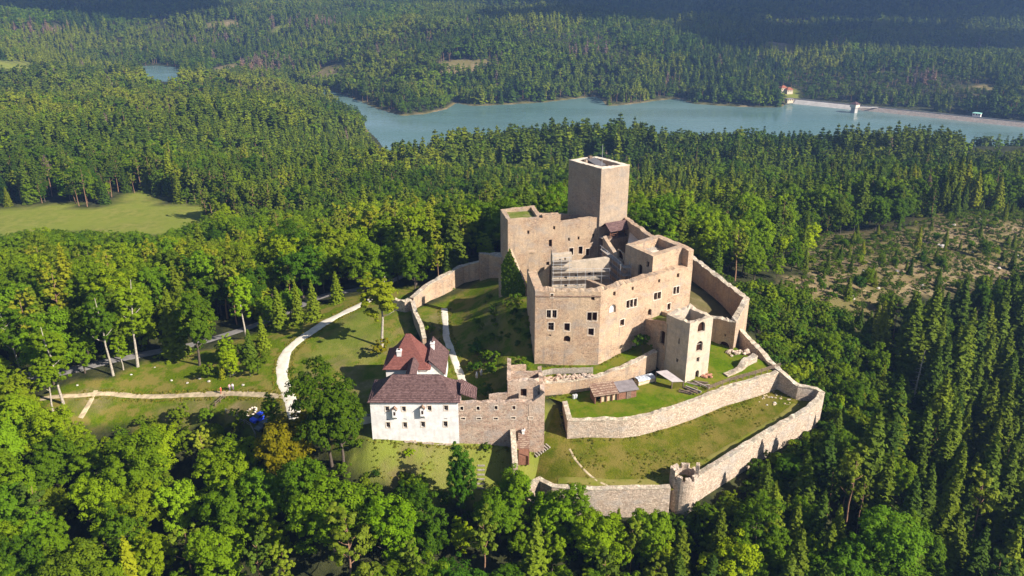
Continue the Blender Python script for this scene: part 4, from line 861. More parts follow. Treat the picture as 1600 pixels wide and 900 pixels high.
def rock(name, c, r, mat, seed, flat=.7, label=None, cat="boulder", group=None, sub=2):
    bm = bmesh.new(); bmesh.ops.create_icosphere(bm, subdivisions=sub, radius=1)
    for v_ in bm.verts:
        f = 1 + .32 * noise.noise(v_.co * 1.3 + Vector((seed, 0, 0))) + .14 * noise.noise(v_.co * 3.5 + Vector((0, seed, 0))); v_.co = Vector((v_.co.x * r * f, v_.co.y * r * f * .85, v_.co.z * r * f * flat))
    m_ = bpy.data.meshes.new(name); bm.to_mesh(m_); bm.free(); m_.materials.append(mat); o = bpy.data.objects.new(name, m_); COL.objects.link(o); o.location = c
    return tag(o, label, cat, group)
rub = thing("rubble_heap", "heap of reddish brick rubble at the slim tower's right foot", "rubble", (*P2(1103, 586, 3.1), 3.1))
for i in range(16):
    q = P2(1103 + random.uniform(-8, 8), 586 + random.uniform(-4, 4), 3.1); o = rock("stone", (0, 0, 0), random.uniform(.25, .5), M_brickred, i * 1.7, .7, sub=1); del o["category"]; o.parent = rub; o.location = Vector((q[0], q[1], 3.25)) - rub.location
rub2 = thing("stone_heap", "heap of pale tumbled stones at the foot of the postern bastion", "rubble", (51, 163.4, 4))
for i in range(34):
    q = (50.6 + random.uniform(-2.2, 3.2), 162.6 + random.uniform(-1.1, 1.3)); o = rock("stone", (0, 0, 0), random.uniform(.25, .6), M_wall, i * 2.3, .75, sub=1); del o["category"]; o.parent = rub2; o.location = Vector((q[0], q[1], float(terr_z(np.array([q[0]]), np.array([q[1]]))[0]) + .15)) - rub2.location
lw = [(1137, 587, 3.3), (1160, 577, 3.6), (1170, 566, 4.4), (1184, 556, 5.2)]
wall_thing("tumbled low stone wall crossing the lawn below the postern", [P2(*t) for t in lw], [t[2] for t in lw], 1.3, bases=[2, 2, 2, 2], jag=.7, cap=.2)
def fence(label, pts, h, mat, step=2.2, rails=2, boards=False, zoff=0.0, zf=None, group=None):
    f = thing("wooden_fence", label, "fence", pts[0], group)
    for a, c in zip(pts, pts[1:]):
        a, c = Vector(a), Vector(c); n = max(1, int(round((c - a).length / step)))
        for i in range(n + (1 if c == Vector(pts[-1]) else 0)):
            p = a + (c - a) * (i / n); k = MB(); k.bar((p.x, p.y, p.z - .3), (p.x, p.y, p.z + h), .14); k.build("post", mat, f)
        for r in range(rails):
            z = h * (.45 + .45 * r / max(1, rails - 1)) if rails > 1 else h * .8; k = MB(); k.bar(a + Vector((0, 0, z)), c + Vector((0, 0, z)), .08, .12); k.build("rail", mat, f)
        if boards:
            nb = int((c - a).length / .32); dvec = (c - a).normalized()
            for i in range(nb):
                p = a + (c - a) * ((i + .5) / nb); k = MB(); hh = h * (1 + .06 * math.sin(i * 7.3)); k.bar((p.x - dvec.x * .14, p.y - dvec.y * .14 - .08, p.z + hh / 2), (p.x + dvec.x * .14, p.y + dvec.y * .14 - .08, p.z + hh / 2), .03, hh); k.build("board", mat, f)
    return f
fence("dark wooden rail fence along the terrace wall's top right stretch", [tuple(at(px, py, z)) for px, py, z in ((1106, 611, 2.5), (1140, 598, 2.7), (1180, 587, 3.0), (1218, 575, 3.4))], 1.3, M_wood, 1.8, 3)
fence("grey weathered plank fence at the foot of the palace front", [tuple(at(px, py, z)) for px, py, z in ((846, 588, 5.0), (862, 584, 5.0), (926, 582, 5.2))], 1.3, M_oldwood, 2.4, 2, True)
fence("short railing fence on the slope by the gravel turning place", [tuple(ray_ground(px, py)) for px, py in ((352, 622), (337, 636))], 1.1, M_wood, 1.6, 2)
fence("wooden fence below the gravel turning place among the bushes", [tuple(ray_ground(px, py)) for px, py in ((353, 645), (372, 655), (392, 668), (400, 684))], 1.1, M_oldwood, 2.2, 2)
# log steps on the grass
def steps(label, px0, px1, n, w, zf, horiz=True):
    s = thing("log_steps", label, "steps", (0, 0, 0)); a, c = Vector(zf(*px0)), Vector(zf(*px1)); s.location = a; d = (c - a); d2 = Vector((-d.y, d.x, 0)).normalized()
    for i in range(n):
        p = a + d * (i / (n - 1)); k = MB(); k.bar(p - d2 * w / 2 + Vector((0, 0, .06)), p + d2 * w / 2 + Vector((0, 0, .06)), .26, .24); k.build("step", M_oldwood, s)
    return s
def zl(px, py):
    p = at(px, py, -2.5)
    for _ in range(12): z = max(float(lower_z(np.array([p.x]), np.array([p.y]))[0]), g1(p.x, p.y)); p = at(px, py, z)
    return p
steps("slanting log steps on the turf right of the ruined wing", (836, 711), (856, 697), 7, 1.5, zl)
steps("straight log steps going down the slope under the ruined wing", (752, 728), (751, 765), 6, 1.4, lambda a, c: ray_ground(a, c))
# boulders and pale stones on the left lawn
bl = [(270, 648, .8, "flat boulder low on the left lawn"), (327, 598, .6, "boulder right of the lawn's middle beneath young trees"), (121, 603, .5, "small boulder by the left end of the lawn path"), (312, 592, .5, "pale stone near the single dark lawn tree"), (205, 586, .45, "pale stone under the forked pale trunk"), (268, 596, .55, "larger of the flat stones in the lawn's middle"), (380, 603, .6, "cluster stone on the lawn above the path"), (293, 599, .5, "stone beside the larger flat lawn stone"), (365, 586, .55, "boulder beneath the small spruces"), (242, 575, .4, "pale stone close to the grey road")]
for i, (px, py, r, lab) in enumerate(bl):
    p = ray_ground(px, py); rock("boulder", (p.x, p.y, p.z + r * .1), r * .62, M_rock, i * 3.3, .6, lab, "boulder", "stones on the left lawn")
random.seed(8)
ring_c = ray_ground(393, 645); rg = thing("stone_ring", "ring of pale stones on the gravel turning place", "stone ring", ring_c)
for i in range(12):
    a = i * math.pi / 6; o = rock("stone", (0, 0, 0), .32, M_pale, i * 1.9, .7, sub=1); del o["category"]; o.parent = rg; o.location = (1.1 * math.cos(a), .9 * math.sin(a), .12 + g1(ring_c.x + 1.1 * math.cos(a), ring_c.y + .9 * math.sin(a)) - ring_c.z)
cl = [(p.x, p.y) for p in (ray_ground(px, py) for px, py in ((1466, 383), (1472, 386), (1515, 421), (1340, 438), (1372, 452), (1402, 425), (1330, 466), (1440, 447), (1530, 345), (1545, 352), (1575, 372), (1490, 352), (1520, 395), (1590, 402), (1350, 425), (1385, 470), (1465, 462), (1560, 420)))]
for i, (x, y) in enumerate(cl):
    rock("boulder", (x, y, g1(x, y) + .2), random.uniform(.5, 1.25), M_rock, i * 2.9, .65, "pale granite boulder lying on the bare cleared hillside", "boulder", "boulders on the cleared hillside")
heap = thing("rubble_patch", "yellowish rubble and stones in the right corner of the lower ward", "rubble", (55.5, 152, -1))
for i in range(60):
    q = P2(1222 + random.uniform(-36, 30), 617 + random.uniform(-11, 14), -1.0); zq = float(lower_z(np.array([q[0]]), np.array([q[1]]))[0])
    if sdist(np.array([q[0]]), np.array([q[1]]), np.array(lower))[0] > -.7: continue
    o = rock("stone", (0, 0, 0), random.uniform(.12, .38), M_dirt if i % 3 else M_rock, i * 1.3, .5, sub=1); del o["category"]; o.parent = heap; o.location = Vector((q[0], q[1], zq + .05)) - heap.location
rp = thing("ruined_footing", "band of broken masonry in front of the plank fence below the palace", "ruin", (*P2(890, 590, 4.8), 4.6))
for i in range(54):
    u_ = i / 53; q = P2(850 + 78 * u_ + random.uniform(-2, 2), 591 - 3 * u_ + random.uniform(-3, 3.5), 4.9); o = rock("stone", (0, 0, 0), random.uniform(.25, .62), M_ruin, i * 1.7, .7, sub=1); del o["category"]; o.parent = rp; o.location = Vector((q[0], q[1], 4.75 + .25 * u_ + random.uniform(0, .25))) - rp.location
# two white garden seats and small things
for i, (px, py, lab) in enumerate(((745, 590, "small white garden statue by the dark hedge"), (752, 587, "rounded white garden statue right of its smaller twin"))):
    p = ray_ground(px, py); s = thing("garden_statue", lab, "statue", p); k = MB(); k.box((p.x, p.y, p.z), (.5, .5, .45)); k.build("plinth", M_pale, s)
    k = MB(); k.tube([(p.x, p.y, p.z + .45), (p.x, p.y, p.z + .8), (p.x + .05, p.y, p.z + 1.1), (p.x, p.y, p.z + 1.25), (p.x, p.y, p.z + 1.45)], [.2, .28 + .08 * i, .16, .17, .06], 9); k.build("figure", M_white, s, smooth=True)
for i, (px, py, lab) in enumerate(((896.5, 622, "left one of two small white drums by the shed"), (900, 621.5, "right one of two small white drums by the shed"))):
    p = P2(px, py, 1.9); s = thing("drum", lab, "drum", (*p, 1.8)); k = MB(); k.tube([(*p, 1.75), (*p, 2.0), (*p, 2.6)], [.3, .32, .31], 10); k.build("barrel", M_metal, s); k = MB(); k.tube([(*p, 2.6), (*p, 2.68)], [.33, .3], 10); k.build("lid", M_metal, s)
# ------------------------------------------------------------------ people and cars
def person(label, p, shirt, trousers, rz=0.0, lean=0.0, hair=(0.05, 0.03, 0.02), arm=0.2):
    t = thing("person", label, "person", p, None, rz)
    J = {"hip": (0, 0, .93), "waist": (0, 0, 1.1), "chest": (0, lean * .3, 1.35), "neck": (0, lean * .4, 1.5), "head": (0, lean * .5, 1.6), "crown": (0, lean * .5, 1.74),
         "ls": (-.19, lean * .35, 1.42), "le": (-.27, .02 - arm * .2, 1.14), "lh": (-.28, -.08 - arm, .92), "rs": (.19, lean * .35, 1.42), "re": (.27, .02, 1.14), "rh": (.28, -.06 - arm * .5, .90),
         "lk": (-.1, -.08, .5), "lf": (-.11, .1, .07), "lt": (-.11, -.1, .04), "rk": (.1, .02, .5), "rf": (.11, .12, .07), "rt": (.11, -.08, .04)}
    Rr = {"hip": .16, "waist": .145, "chest": .17, "neck": .065, "head": .105, "crown": .07, "ls": .075, "le": .05, "lh": .04, "rs": .075, "re": .05, "rh": .04, "lk": .075, "lf": .05, "lt": .04, "rk": .075, "rf": .05, "rt": .04}
    nm = list(J); E = [("hip", "waist"), ("waist", "chest"), ("chest", "neck"), ("neck", "head"), ("head", "crown"), ("chest", "ls"), ("ls", "le"), ("le", "lh"), ("chest", "rs"), ("rs", "re"), ("re", "rh"), ("hip", "lk"), ("lk", "lf"), ("lf", "lt"), ("hip", "rk"), ("rk", "rf"), ("rf", "rt")]
    m_ = bpy.data.meshes.new("body"); m_.from_pydata([J[n_] for n_ in nm], [(nm.index(a), nm.index(c)) for a, c in E], []); o = bpy.data.objects.new("body", m_); COL.objects.link(o); o.parent = t
    sk = o.modifiers.new("skin", 'SKIN')
    for i, n_ in enumerate(nm): m_.skin_vertices[0].data[i].radius = (Rr[n_], Rr[n_] * .85)
    m_.skin_vertices[0].data[0].use_root = True; o.modifiers.new("sub", 'SUBSURF').render_levels = 1
    k = NT("clothes"); tc_ = k.n("TexCoord"); se = k.n("SeparateXYZ"); k.l(tc_.outputs["Object"], se.inputs[0])
    c = k.mix(k.math('GREATER_THAN', se.outputs[2], .98), trousers, shirt); c = k.mix(k.math('GREATER_THAN', se.outputs[2], 1.49), c, (0.55, 0.36, 0.27)); k.col(c); m_.materials.append(k.m)
    bm = bmesh.new(); bmesh.ops.create_icosphere(bm, subdivisions=2, radius=.125)
    for v_ in list(bm.verts):
        if v_.co.z < -.02 and v_.co.y < .03: bm.verts.remove(v_)
    hm = bpy.data.meshes.new("hair"); bm.to_mesh(hm); bm.free(); hm.materials.append(plain("hair", hair)); ho = bpy.data.objects.new("hair", hm); COL.objects.link(ho); ho.parent = t; ho.location = (0, lean * .5 + .01, 1.66)
    return t
person("person in a red top and red shorts walking on the pale lawn path", ray_ground(346, 617), (0.65, 0.10, 0.07), (0.45, 0.08, 0.06), 1.4)
person("person in a pinkish top on the path left of one in pale clothes", ray_ground(359.5, 611), (0.55, 0.30, 0.33), (0.20, 0.16, 0.22), .5)
person("person in a white top and violet trousers on the lawn path", ray_ground(364.5, 610.5), (0.75, 0.72, 0.74), (0.28, 0.18, 0.30), -.3)
tp = q0 + ux * 4.5 + uy * 9.4; person("person in pink and white clothes standing on the great tower's parapet walk", (tp.x, tp.y, TZT - .55), (0.8, 0.55, 0.5), (0.75, 0.72, 0.7), 2.2)
b = MB(); b.box((tp.x, tp.y, TZT - 1.92), (1.2, 1.0, 1.36), a1); b.build("viewing_step", M_oldwood, tow)
def car(label, p, rz, colr, group=None):
    t = thing("parked_car", label, "car", p, group, rz); paint = plain("car paint", colr, .25, .03, 1, .5); glass = plain("car glass", (.03, .035, .04), .1, .05, 1, .6); rub_ = plain("tyre rubber", (.02, .02, .02), .9)
    sec = [(-2.1, .35, .75, .78), (-2.05, .3, .85, .84), (-1.2, .25, .95, .88), (-.2, .25, .97, .88), (1.0, .25, .98, .88), (1.8, .28, .95, .86), (2.1, .35, .8, .8)]
    k = MB(); rg_ = []
    for x, z0, z1, w in sec:
        r = len(k.v); k.v += [(x, -w, z0), (x, -w, (z0 + z1) / 2 + .1), (x, -w * .93, z1), (x, w * .93, z1), (x, w, (z0 + z1) / 2 + .1), (x, w, z0)]; rg_.append(r)
    for a, c in zip(rg_, rg_[1:]):
        for j in range(6): k.f.append((a + j, a + (j + 1) % 6, c + (j + 1) % 6, c + j)); k.m.append(0)
    for r in (rg_[0], rg_[-1]): k.f.append(tuple(range(r, r + 6))); k.m.append(0)
    def put(mb, n_, m_, sm=False):
        mb.v = [(x + p[0], y + p[1], z + p[2]) for x, y, z in mb.v]; return mb.build(n_, m_, t, sm)
    put(k, "body", paint)
    k = MB(); lo, hi = [(-1.15, -.8, .94), (1.75, -.8, .94), (1.75, .8, .94), (-1.15, .8, .94)], [(-.45, -.62, 1.45), (1.3, -.62, 1.45), (1.3, .62, 1.45), (-.45, .62, 1.45)]
    for i in range(4): k.quad(lo[i], lo[(i + 1) % 4], hi[(i + 1) % 4], hi[i])
    put(k, "window_band", glass)
    k = MB(); k.box((.42, 0, 1.44), (1.8, 1.28, .06)); put(k, "roof", paint)
    for x in (-1.3, 1.3):
        for y in (-.8, .8): k = MB(); k.tube([(x, y - .1, .32), (x, y + .1, .32)], [.32, .32], 14); k.f.append(tuple(range(13, -1, -1))); k.m.append(0); put(k, "wheel", rub_)
    return t
for lab, px, py, rz, c in (("blue car parked at the edge of the turning place under trees", 407, 657, .9, (0.02, 0.06, 0.62)), ("dark grey car parked beside the blue car under trees", 413, 669, 1.0, (0.05, 0.055, 0.06)), ("dark red car parked between the big tree and the white house", 551, 645, .5, (0.45, 0.02, 0.025))):
    car(lab, ray_ground(px, py), rz, c)
# ------------------------------------------------------------------ dam and houses at the lake
dz = -71.3; D0, D1 = Vector(P2(1238, 154, dz)), Vector(P2(1720, 203, dz)); ddv = (D1 - D0).normalized(); dn = Vector((ddv.y, -ddv.x))
M_conc = plain("dam concrete", (0.36, 0.335, 0.31), .9, .15, .2)
M_riprap = masonry("dam stone facing", (0.27, 0.25, 0.22), (0.27, 0.25, 0.225), (0.2, 0.185, 0.17), 0.99, .7)
dam = thing("dam", "long low embankment dam closing the reservoir with pale stone facing", "dam", (D0.x, D0.y, dz))
b = MB(); L = (D1 - D0).length
def dp(u, o, z): w = D0 + ddv * u + dn * o; return (w.x, w.y, z)
NS = 24
for i in range(NS):
    u0, u1 = L * i / NS, L * (i + 1) / NS; pr_ = [(16, LAKE_Z - 3), (3.5, dz), (-3.5, dz), (-14, LAKE_Z - 3)]
    for (o0, z0), (o1, z1) in zip(pr_, pr_[1:]): b.quad(dp(u0, o0, z0), dp(u1, o0, z0), dp(u1, o1, z1), dp(u0, o1, z1))
b.build("embankment", M_riprap, dam)
b = MB(); b.bar(dp(0, 0, dz + .1), dp(L, 0, dz + .1), 5.0, .3); b.build("crest_road", M_road, dam)
b = MB(); b.bar(dp(0, 3.0, dz + .6), dp(L, 3.0, dz + .6), .4, 1.1); b.build("parapet", M_conc, dam)
b = MB(); b.quad(dp(6, 15, LAKE_Z - .5), dp(78, 15, LAKE_Z - .5), dp(78, 4.4, dz - .15), dp(6, 4.4, dz - .15)); b.quad(dp(6, 15.2, LAKE_Z - .9), dp(78, 15.2, LAKE_Z - .9), dp(78, 15, LAKE_Z - .5), dp(6, 15, LAKE_Z - .5)); b.build("concrete_apron", M_conc, dam)
ip = at(1334, 176, LAKE_Z); it = thing("intake_tower", "small intake tower with a dark hipped roof standing in the reservoir", "tower", (ip.x, ip.y, LAKE_Z))
b = MB(); b.box((ip.x, ip.y, LAKE_Z - 3), (5.5, 5.5, 9.0), .6, 0, .95); b.build("shaft", M_conc, it)
b = MB(); b.box((ip.x, ip.y, LAKE_Z + 6), (7.4, 7.4, 3.6), .6); b.build("cabin", M_pale, it)
b = MB(); hip(b, ip.x, ip.y, 8.6, 8.6, LAKE_Z + 9.6, [(0, 0), (4.2, 2.8)], .6); b.build("roof", M_roofbrown, it)
uu = (Vector((ip.x, ip.y)) - D0).dot(ddv) + 18; b = MB(); b.bar((ip.x, ip.y, LAKE_Z + 6.2), dp(uu, 2, dz + .3), 1.8, .5); b.build("footbridge", M_conc, it)
def cottage(label, px, py, z, lx, ly, h, rz, wallm, roofm, group=None, rh_=2.6):
    p = at(px, py, z); c = thing("cottage", label, "house", p, group); b = MB(); b.box((p.x, p.y, z - 2), (lx, ly, h + 2), rz); b.build("wall", wallm, c)
    b = MB(); hip(b, p.x, p.y, lx + 1, ly + 1, z + h, [(0, 0), (ly / 2 + .3, rh_)], rz); b.build("roof", roofm, c)
    ca, sa_ = math.cos(rz), math.sin(rz)
    for k in range(3):
        o = (-.32 + .32 * k) * lx; w = MB(); w.box((p.x + o * ca + (ly / 2 + .01) * sa_, p.y + o * sa_ - (ly / 2 + .01) * ca, z + h * .35), (1.2, .06, 1.3), rz); w.build("window", M_dark, c)
M_orange = tiled("orange tiles", (0.25, 0.08, 0.045), (0.33, 0.12, 0.065)); M_cream = plain("cream plaster", (0.55, 0.44, 0.31), .9, .06)
cottage("taller orange roofed house at the wooded end of the dam", 1223, 142, -66, 8, 6, 4, .3, M_cream, M_orange)
cottage("smaller orange roofed house right of the taller one by the dam", 1232, 144, -67, 8, 6, 3.4, .3, M_cream, M_orange)
cottage("pale pump house beside the near end of the dam", 1233, 158, -71, 8, 5, 3, .3, M_cream, M_roofgrey, None, .6)
cottage("long white roofed hall among trees beyond the dam", 1533, 138, -60, 34, 13, 5, .25, M_white, M_sheet, None, 1.6)
cottage("shorter white hall right of the long hall beyond the dam", 1558, 140, -60, 14, 10, 4, .25, M_white, M_sheet, None, 1.2)
cottage("green roofed hut on the crest of the dam", 1526, 181, dz, 8, 5, 3, -.66, M_white, plain("green roof", (.25, .5, .42)), None, .8)

# ------------------------------------------------------------------ trees
rng = np.random.RandomState(7)
def leafmat(name, a, b, trans=0.25, hue_patch=0.35, dead=None):
    k = NT(name); oi = k.n("ObjectInfo"); at_ = k.n("Attribute"); at_.attribute_name = "tint"
    f = k.math('ADD', k.math('MULTIPLY', oi.outputs["Random"], .5), k.math('MULTIPLY', at_.outputs["Fac"], .5))
    c = k.mix(f, a, b)
    vo = k.n("TexVoronoi"); vo.inputs["Scale"].default_value = 0.0085; nv = k.n("TexNoise"); nv.inputs["Scale"].default_value = .02; k.l(oi.outputs["Location"], nv.inputs["Vector"])
    ma = k.n("VectorMath"); ma.operation = 'MULTIPLY_ADD'; ma.inputs[1].default_value = (70,) * 3; k.l(nv.outputs["Color"], ma.inputs[0]); k.l(oi.outputs["Location"], ma.inputs[2]); k.l(ma.outputs[0], vo.inputs["Vector"])
    se = k.n("SeparateColor"); k.l(vo.outputs["Color"], se.inputs[0])
    c = k.mix(k.math('MULTIPLY', k.ramp(se.outputs[0], .35, .9), hue_patch), c, tuple(x * y for x, y in zip(b, (1.45, 1.25, .9))))
    c = k.mix(k.math('MULTIPLY', k.ramp(se.outputs[1], .45, .95), hue_patch), c, tuple(x * y for x, y in zip(a, (.62, .72, .9))))
    r2 = k.math('FRACT', k.math('MULTIPLY', oi.outputs["Random"], 13.7)); c = k.mix(k.math('MULTIPLY', k.ramp(r2, .72, 1.0), .75), c, tuple(x * y for x, y in zip(b, (1.32, 1.22, .9)))); c = k.mix(k.math('MULTIPLY', k.ramp(r2, .28, .0), .7), c, tuple(x * y for x, y in zip(a, (.7, .8, 1.1))))
    if dead:
        d = k.math('GREATER_THAN', k.math('FRACT', k.math('MULTIPLY', oi.outputs["Random"], 37.7)), dead[0]); c = k.mix(d, c, dead[1])
    c = k.mix(1.0, c, oi.outputs["Color"], 'MULTIPLY')
    k.col(c); k.b.inputs["Roughness"].default_value = .65; k.b.inputs["Specular IOR Level"].default_value = .05
    if trans:
        tr = k.n("BsdfTranslucent"); k.l(k.mix(1.0, c, (1.25, 1.2, .55), 'MULTIPLY'), tr.inputs[0]); ms = k.n("MixShader"); ms.inputs[0].default_value = trans
        k.l(k.b.outputs[0], ms.inputs[1]); k.l(tr.outputs[0], ms.inputs[2]); k.l(ms.outputs[0], k.out.inputs[0])
    return k.m
L_broad = leafmat("broadleaf foliage", (0.050, 0.112, 0.003), (0.150, 0.228, 0.006), .36, .40)
L_spruce = leafmat("spruce needles", (0.050, 0.088, 0.007), (0.122, 0.160, 0.010), .18, .85, (.994, (0.15, 0.11, 0.08)))
L_pine = leafmat("pine needles", (0.058, 0.098, 0.008), (0.135, 0.172, 0.014), .22, .75)
L_bush = leafmat("bush foliage", (0.045, 0.095, 0.004), (0.118, 0.170, 0.007), .32)
L_grass = leafmat("grass blades", (0.12, 0.15, 0.012), (0.24, 0.22, 0.035), .5)
B_dark = plain("dark bark", (0.085, 0.065, 0.05), .95, .3, 4); B_pine = plain("pine bark", (0.22, 0.125, 0.075), .95, .3, 4); B_pale = plain("pale bark", (0.33, 0.285, 0.23), .95, .3, 3)
class LV:
    """leaf faces as numpy batches"""
    def __init__(s): s.q = []; s.t = []
    def add(s, ctr, nrm, size, asp=1.0, up=None, tint=None):
        n = len(ctr); nrm = nrm / (np.linalg.norm(nrm, axis=1, keepdims=True) + 1e-9); r = rng.normal(size=(n, 3)) if up is None else up
        u = np.cross(nrm, r); u /= np.linalg.norm(u, axis=1, keepdims=True) + 1e-9; v = np.cross(nrm, u)
        sz = np.broadcast_to(np.asarray(size, float), (n,))[:, None] * .5
        s.q.append(np.stack([ctr - u * sz * .55 - v * sz * asp, ctr + u * sz * .75 - v * sz * asp * .5, ctr + u * sz * .45 + v * sz * asp, ctr - u * sz * .8 + v * sz * asp * .6], 1))
        s.t.append(rng.rand(n) if tint is None else tint)
    def mesh(s, name, mat):
        q = np.concatenate(s.q); t = np.concatenate(s.t); n = len(q); me = bpy.data.meshes.new(name)
        me.vertices.add(n * 4); me.vertices.foreach_set("co", q.reshape(-1).astype(np.float32)); me.loops.add(n * 4); me.loops.foreach_set("vertex_index", np.arange(n * 4, dtype=np.int32))
        me.polygons.add(n); me.polygons.foreach_set("loop_start", np.arange(0, n * 4, 4, dtype=np.int32)); me.polygons.foreach_set("loop_total", np.full(n, 4, np.int32)); me.update(calc_edges=True)
        a = me.attributes.new("tint", 'FLOAT', 'POINT'); a.data.foreach_set("value", np.repeat(t, 4).astype(np.float32)); me.materials.append(mat); return me
def sphere_pts(n):
    v = rng.normal(size=(n, 3)); return v / np.linalg.norm(v, axis=1, keepdims=True)
def trunk_mesh(name, H, r, mat, lean=.0, limbs=5, l0=.35, spread=2.2, n=7):
    b = MB(); pts = [(lean * (k / 5) ** 1.5 * H * .1 + .12 * math.sin(k * 1.9 + H), .1 * math.cos(k * 2.3 + H), -1.0 if k == 0 else H * k / 5) for k in range(6)]
    b.tube(pts, [r * (1.25 if k == 0 else 1 - .85 * k / 5) for k in range(6)], n)
    for i in range(limbs):
        f = l0 + (.9 - l0) * i / max(1, limbs); z = H * f; a = i * 2.4 + H; L = spread * (1.15 - f); k = min(4, int(f * 5)); x0, y0 = pts[k][0], pts[k][1]
        b.tube([(x0, y0, z), (x0 + math.cos(a) * L * .5, y0 + math.sin(a) * L * .5, z + L * .35), (x0 + math.cos(a) * L, y0 + math.sin(a) * L, z + L * .9)], [r * .42 * (1.1 - f * .6), r * .28, r * .1], 5)
    me = bpy.data.meshes.new(name); me.from_pydata(b.v, [], b.f); me.materials.append(mat); me.shade_smooth(); return me
def broad_crown(name, mat, H, rx, z0, nclump, nleaf, leaf, lobes=7, shape=1.0):
    """clumps of leaves spread through an uneven lobed crown between heights z0 and H"""
    L = LV(); cz = (z0 + H) / 2; hz = (H - z0) / 2
    lob = [(np.array([0, 0, cz + .1 * hz]), rx * .78, hz * .88)]
    for i in range(lobes):
        a = rng.rand() * 6.28; e = rng.uniform(-.85, .75); d = rng.uniform(.38, .62); lr = rng.uniform(.36, .58)
        lob.append((np.array([math.cos(a) * rx * d, math.sin(a) * rx * d, cz + e * hz * (1 - .25 * shape)]), rx * lr, hz * lr * 1.05))
    for i in range(nclump):
        c0, r, h = lob[rng.randint(len(lob))]; d = sphere_pts(1)[0]
        if d[2] < -.35: d[2] *= -.6
        c = c0 + d * np.array([r, r, h]) * rng.uniform(.78, 1.06)
        cr = rx * rng.uniform(.08, .20); m = max(4, int(nleaf * rng.uniform(.7, 1.3))); dd = sphere_pts(m); dd[:, 2] = np.where(dd[:, 2] < -.3, -dd[:, 2], dd[:, 2])
        pos = c + dd * cr * rng.uniform(.55, 1.1, (m, 1)) * np.array([1, 1, .8]); out = (c - np.array([0, 0, cz])); out = out / (np.linalg.norm(out) + 1e-6)
        L.add(pos, dd + .55 * out + .38 * rng.normal(size=(m, 3)) + np.array([0, 0, .25]), leaf * rng.uniform(.7, 1.35, m), 1.0, None, np.clip(rng.rand() * .6 + .4 * rng.rand(m), 0, 1))
    return L.mesh(name, mat)
def spruce_crown(name, mat, H, R, z0, levels, nb, twigs, leaf):
    L = LV()
    for i in range(levels):
        f = (i + rng.rand() * .5) / levels; z = z0 + (H - z0) * f; r = R * (1 - f) ** .82 * rng.uniform(.8, 1.12) + .12; n = max(4, int(nb * (1 - .55 * f))); a0 = rng.rand() * 6.28
        for j in range(n):
            a = a0 + 6.283 * j / n + rng.uniform(-.25, .25); rl = r * rng.uniform(.72, 1.15); d = np.array([math.cos(a), math.sin(a), 0]); s_ = np.array([-d[1], d[0], 0])
            t = rng.uniform(.18, 1.0, twigs); droop = -rl * .34 * t ** 1.4 + rl * .10 * np.maximum(0, t - .8) * 5 * .4
            pos = np.array([0, 0, z]) + d * (rl * t)[:, None] + s_ * (rng.uniform(-1, 1, twigs) * rl * .20 * (1.15 - .6 * t))[:, None]; pos[:, 2] += droop - rng.rand(twigs) * .18
            nrm = np.array([0, 0, 1.0]) + .75 * d + .45 * rng.normal(size=(twigs, 3))
            L.add(pos, nrm, leaf * rng.uniform(.7, 1.3, twigs) * (1.1 - .45 * f), 1.5, np.tile(s_, (twigs, 1)) + .3 * rng.normal(size=(twigs, 3)), np.clip(.25 * rng.rand() + .45 * rng.rand(twigs) + .3 * (t > .75), 0, 1))
    m = 5; L.add(np.array([[0, 0, H - .35 * k] for k in range(m)]) + .05, rng.normal(size=(m, 3)) * [1, 1, .15], .5, 1.8)
    return L.mesh(name, mat)
class Kind: pass
KINDS = {}
def kind(name, leaf, variants, far):
    k = Kind(); k.leaf = leaf; k.var = variants; k.far = far; KINDS[name] = k
def joined(trunk, crown, name):
    """trunk and crown as one mesh, for the mass of the wood"""
    bm = bmesh.new(); bm.from_mesh(trunk); nf = len(bm.faces); bm.from_mesh(crown); bm.faces.ensure_lookup_table()
    for f in bm.faces[nf:]: f.material_index = 1
    me = bpy.data.meshes.new(name); bm.to_mesh(me); bm.free(); me.materials.append(trunk.materials[0]); me.materials.append(crown.materials[0]); return me
SPEC = {"broadleaf_tree": [], "spruce_tree": [], "pine_tree": [], "slender_tree": [], "bush": []}
for i in range(7):
    H, rx = [(15, 4.6), (14, 5.2), (16, 4.3), (12.5, 4.6), (17, 5.4), (15.5, 4.0), (13.5, 5.6)][i]
    SPEC["broadleaf_tree"].append((H, rx, trunk_mesh("trunk", H * .8, .26, B_dark, .3, 6, .3, rx * .8), broad_crown("crown", L_broad, H, rx, H * .10, 250, 62, .33, 12)))
for i in range(5):
    H, R = [(20, 4.3), (18, 3.8), (21.5, 4.5), (16, 3.8), (19, 4.9)][i]
    SPEC["spruce_tree"].append((H, R, trunk_mesh("trunk", H * .97, .24, B_dark, .0, 0), spruce_crown("crown", L_spruce, H, R, 1.4, 26, 12, 13, .70)))
for i in range(4):
    H, rx = [(19, 2.9), (18, 3.3), (20, 2.7), (16, 3.0)][i]
    SPEC["pine_tree"].append((H, rx, trunk_mesh("trunk", H * .92, .24, B_pine, .5, 8, .5, rx), broad_crown("crown", L_pine, H, rx, H * .36, 70, 46, .42, 9, .4)))
for i in range(3):
    H, rx = [(19, 3.4), (20, 3.0), (17, 3.2)][i]
    SPEC["slender_tree"].append((H, rx, trunk_mesh("trunk", H * .93, .27, B_pale, .7, 9, .45, rx * .9), broad_crown("crown", L_broad, H, rx, H * .30, 150, 44, .42, 12, .3)))
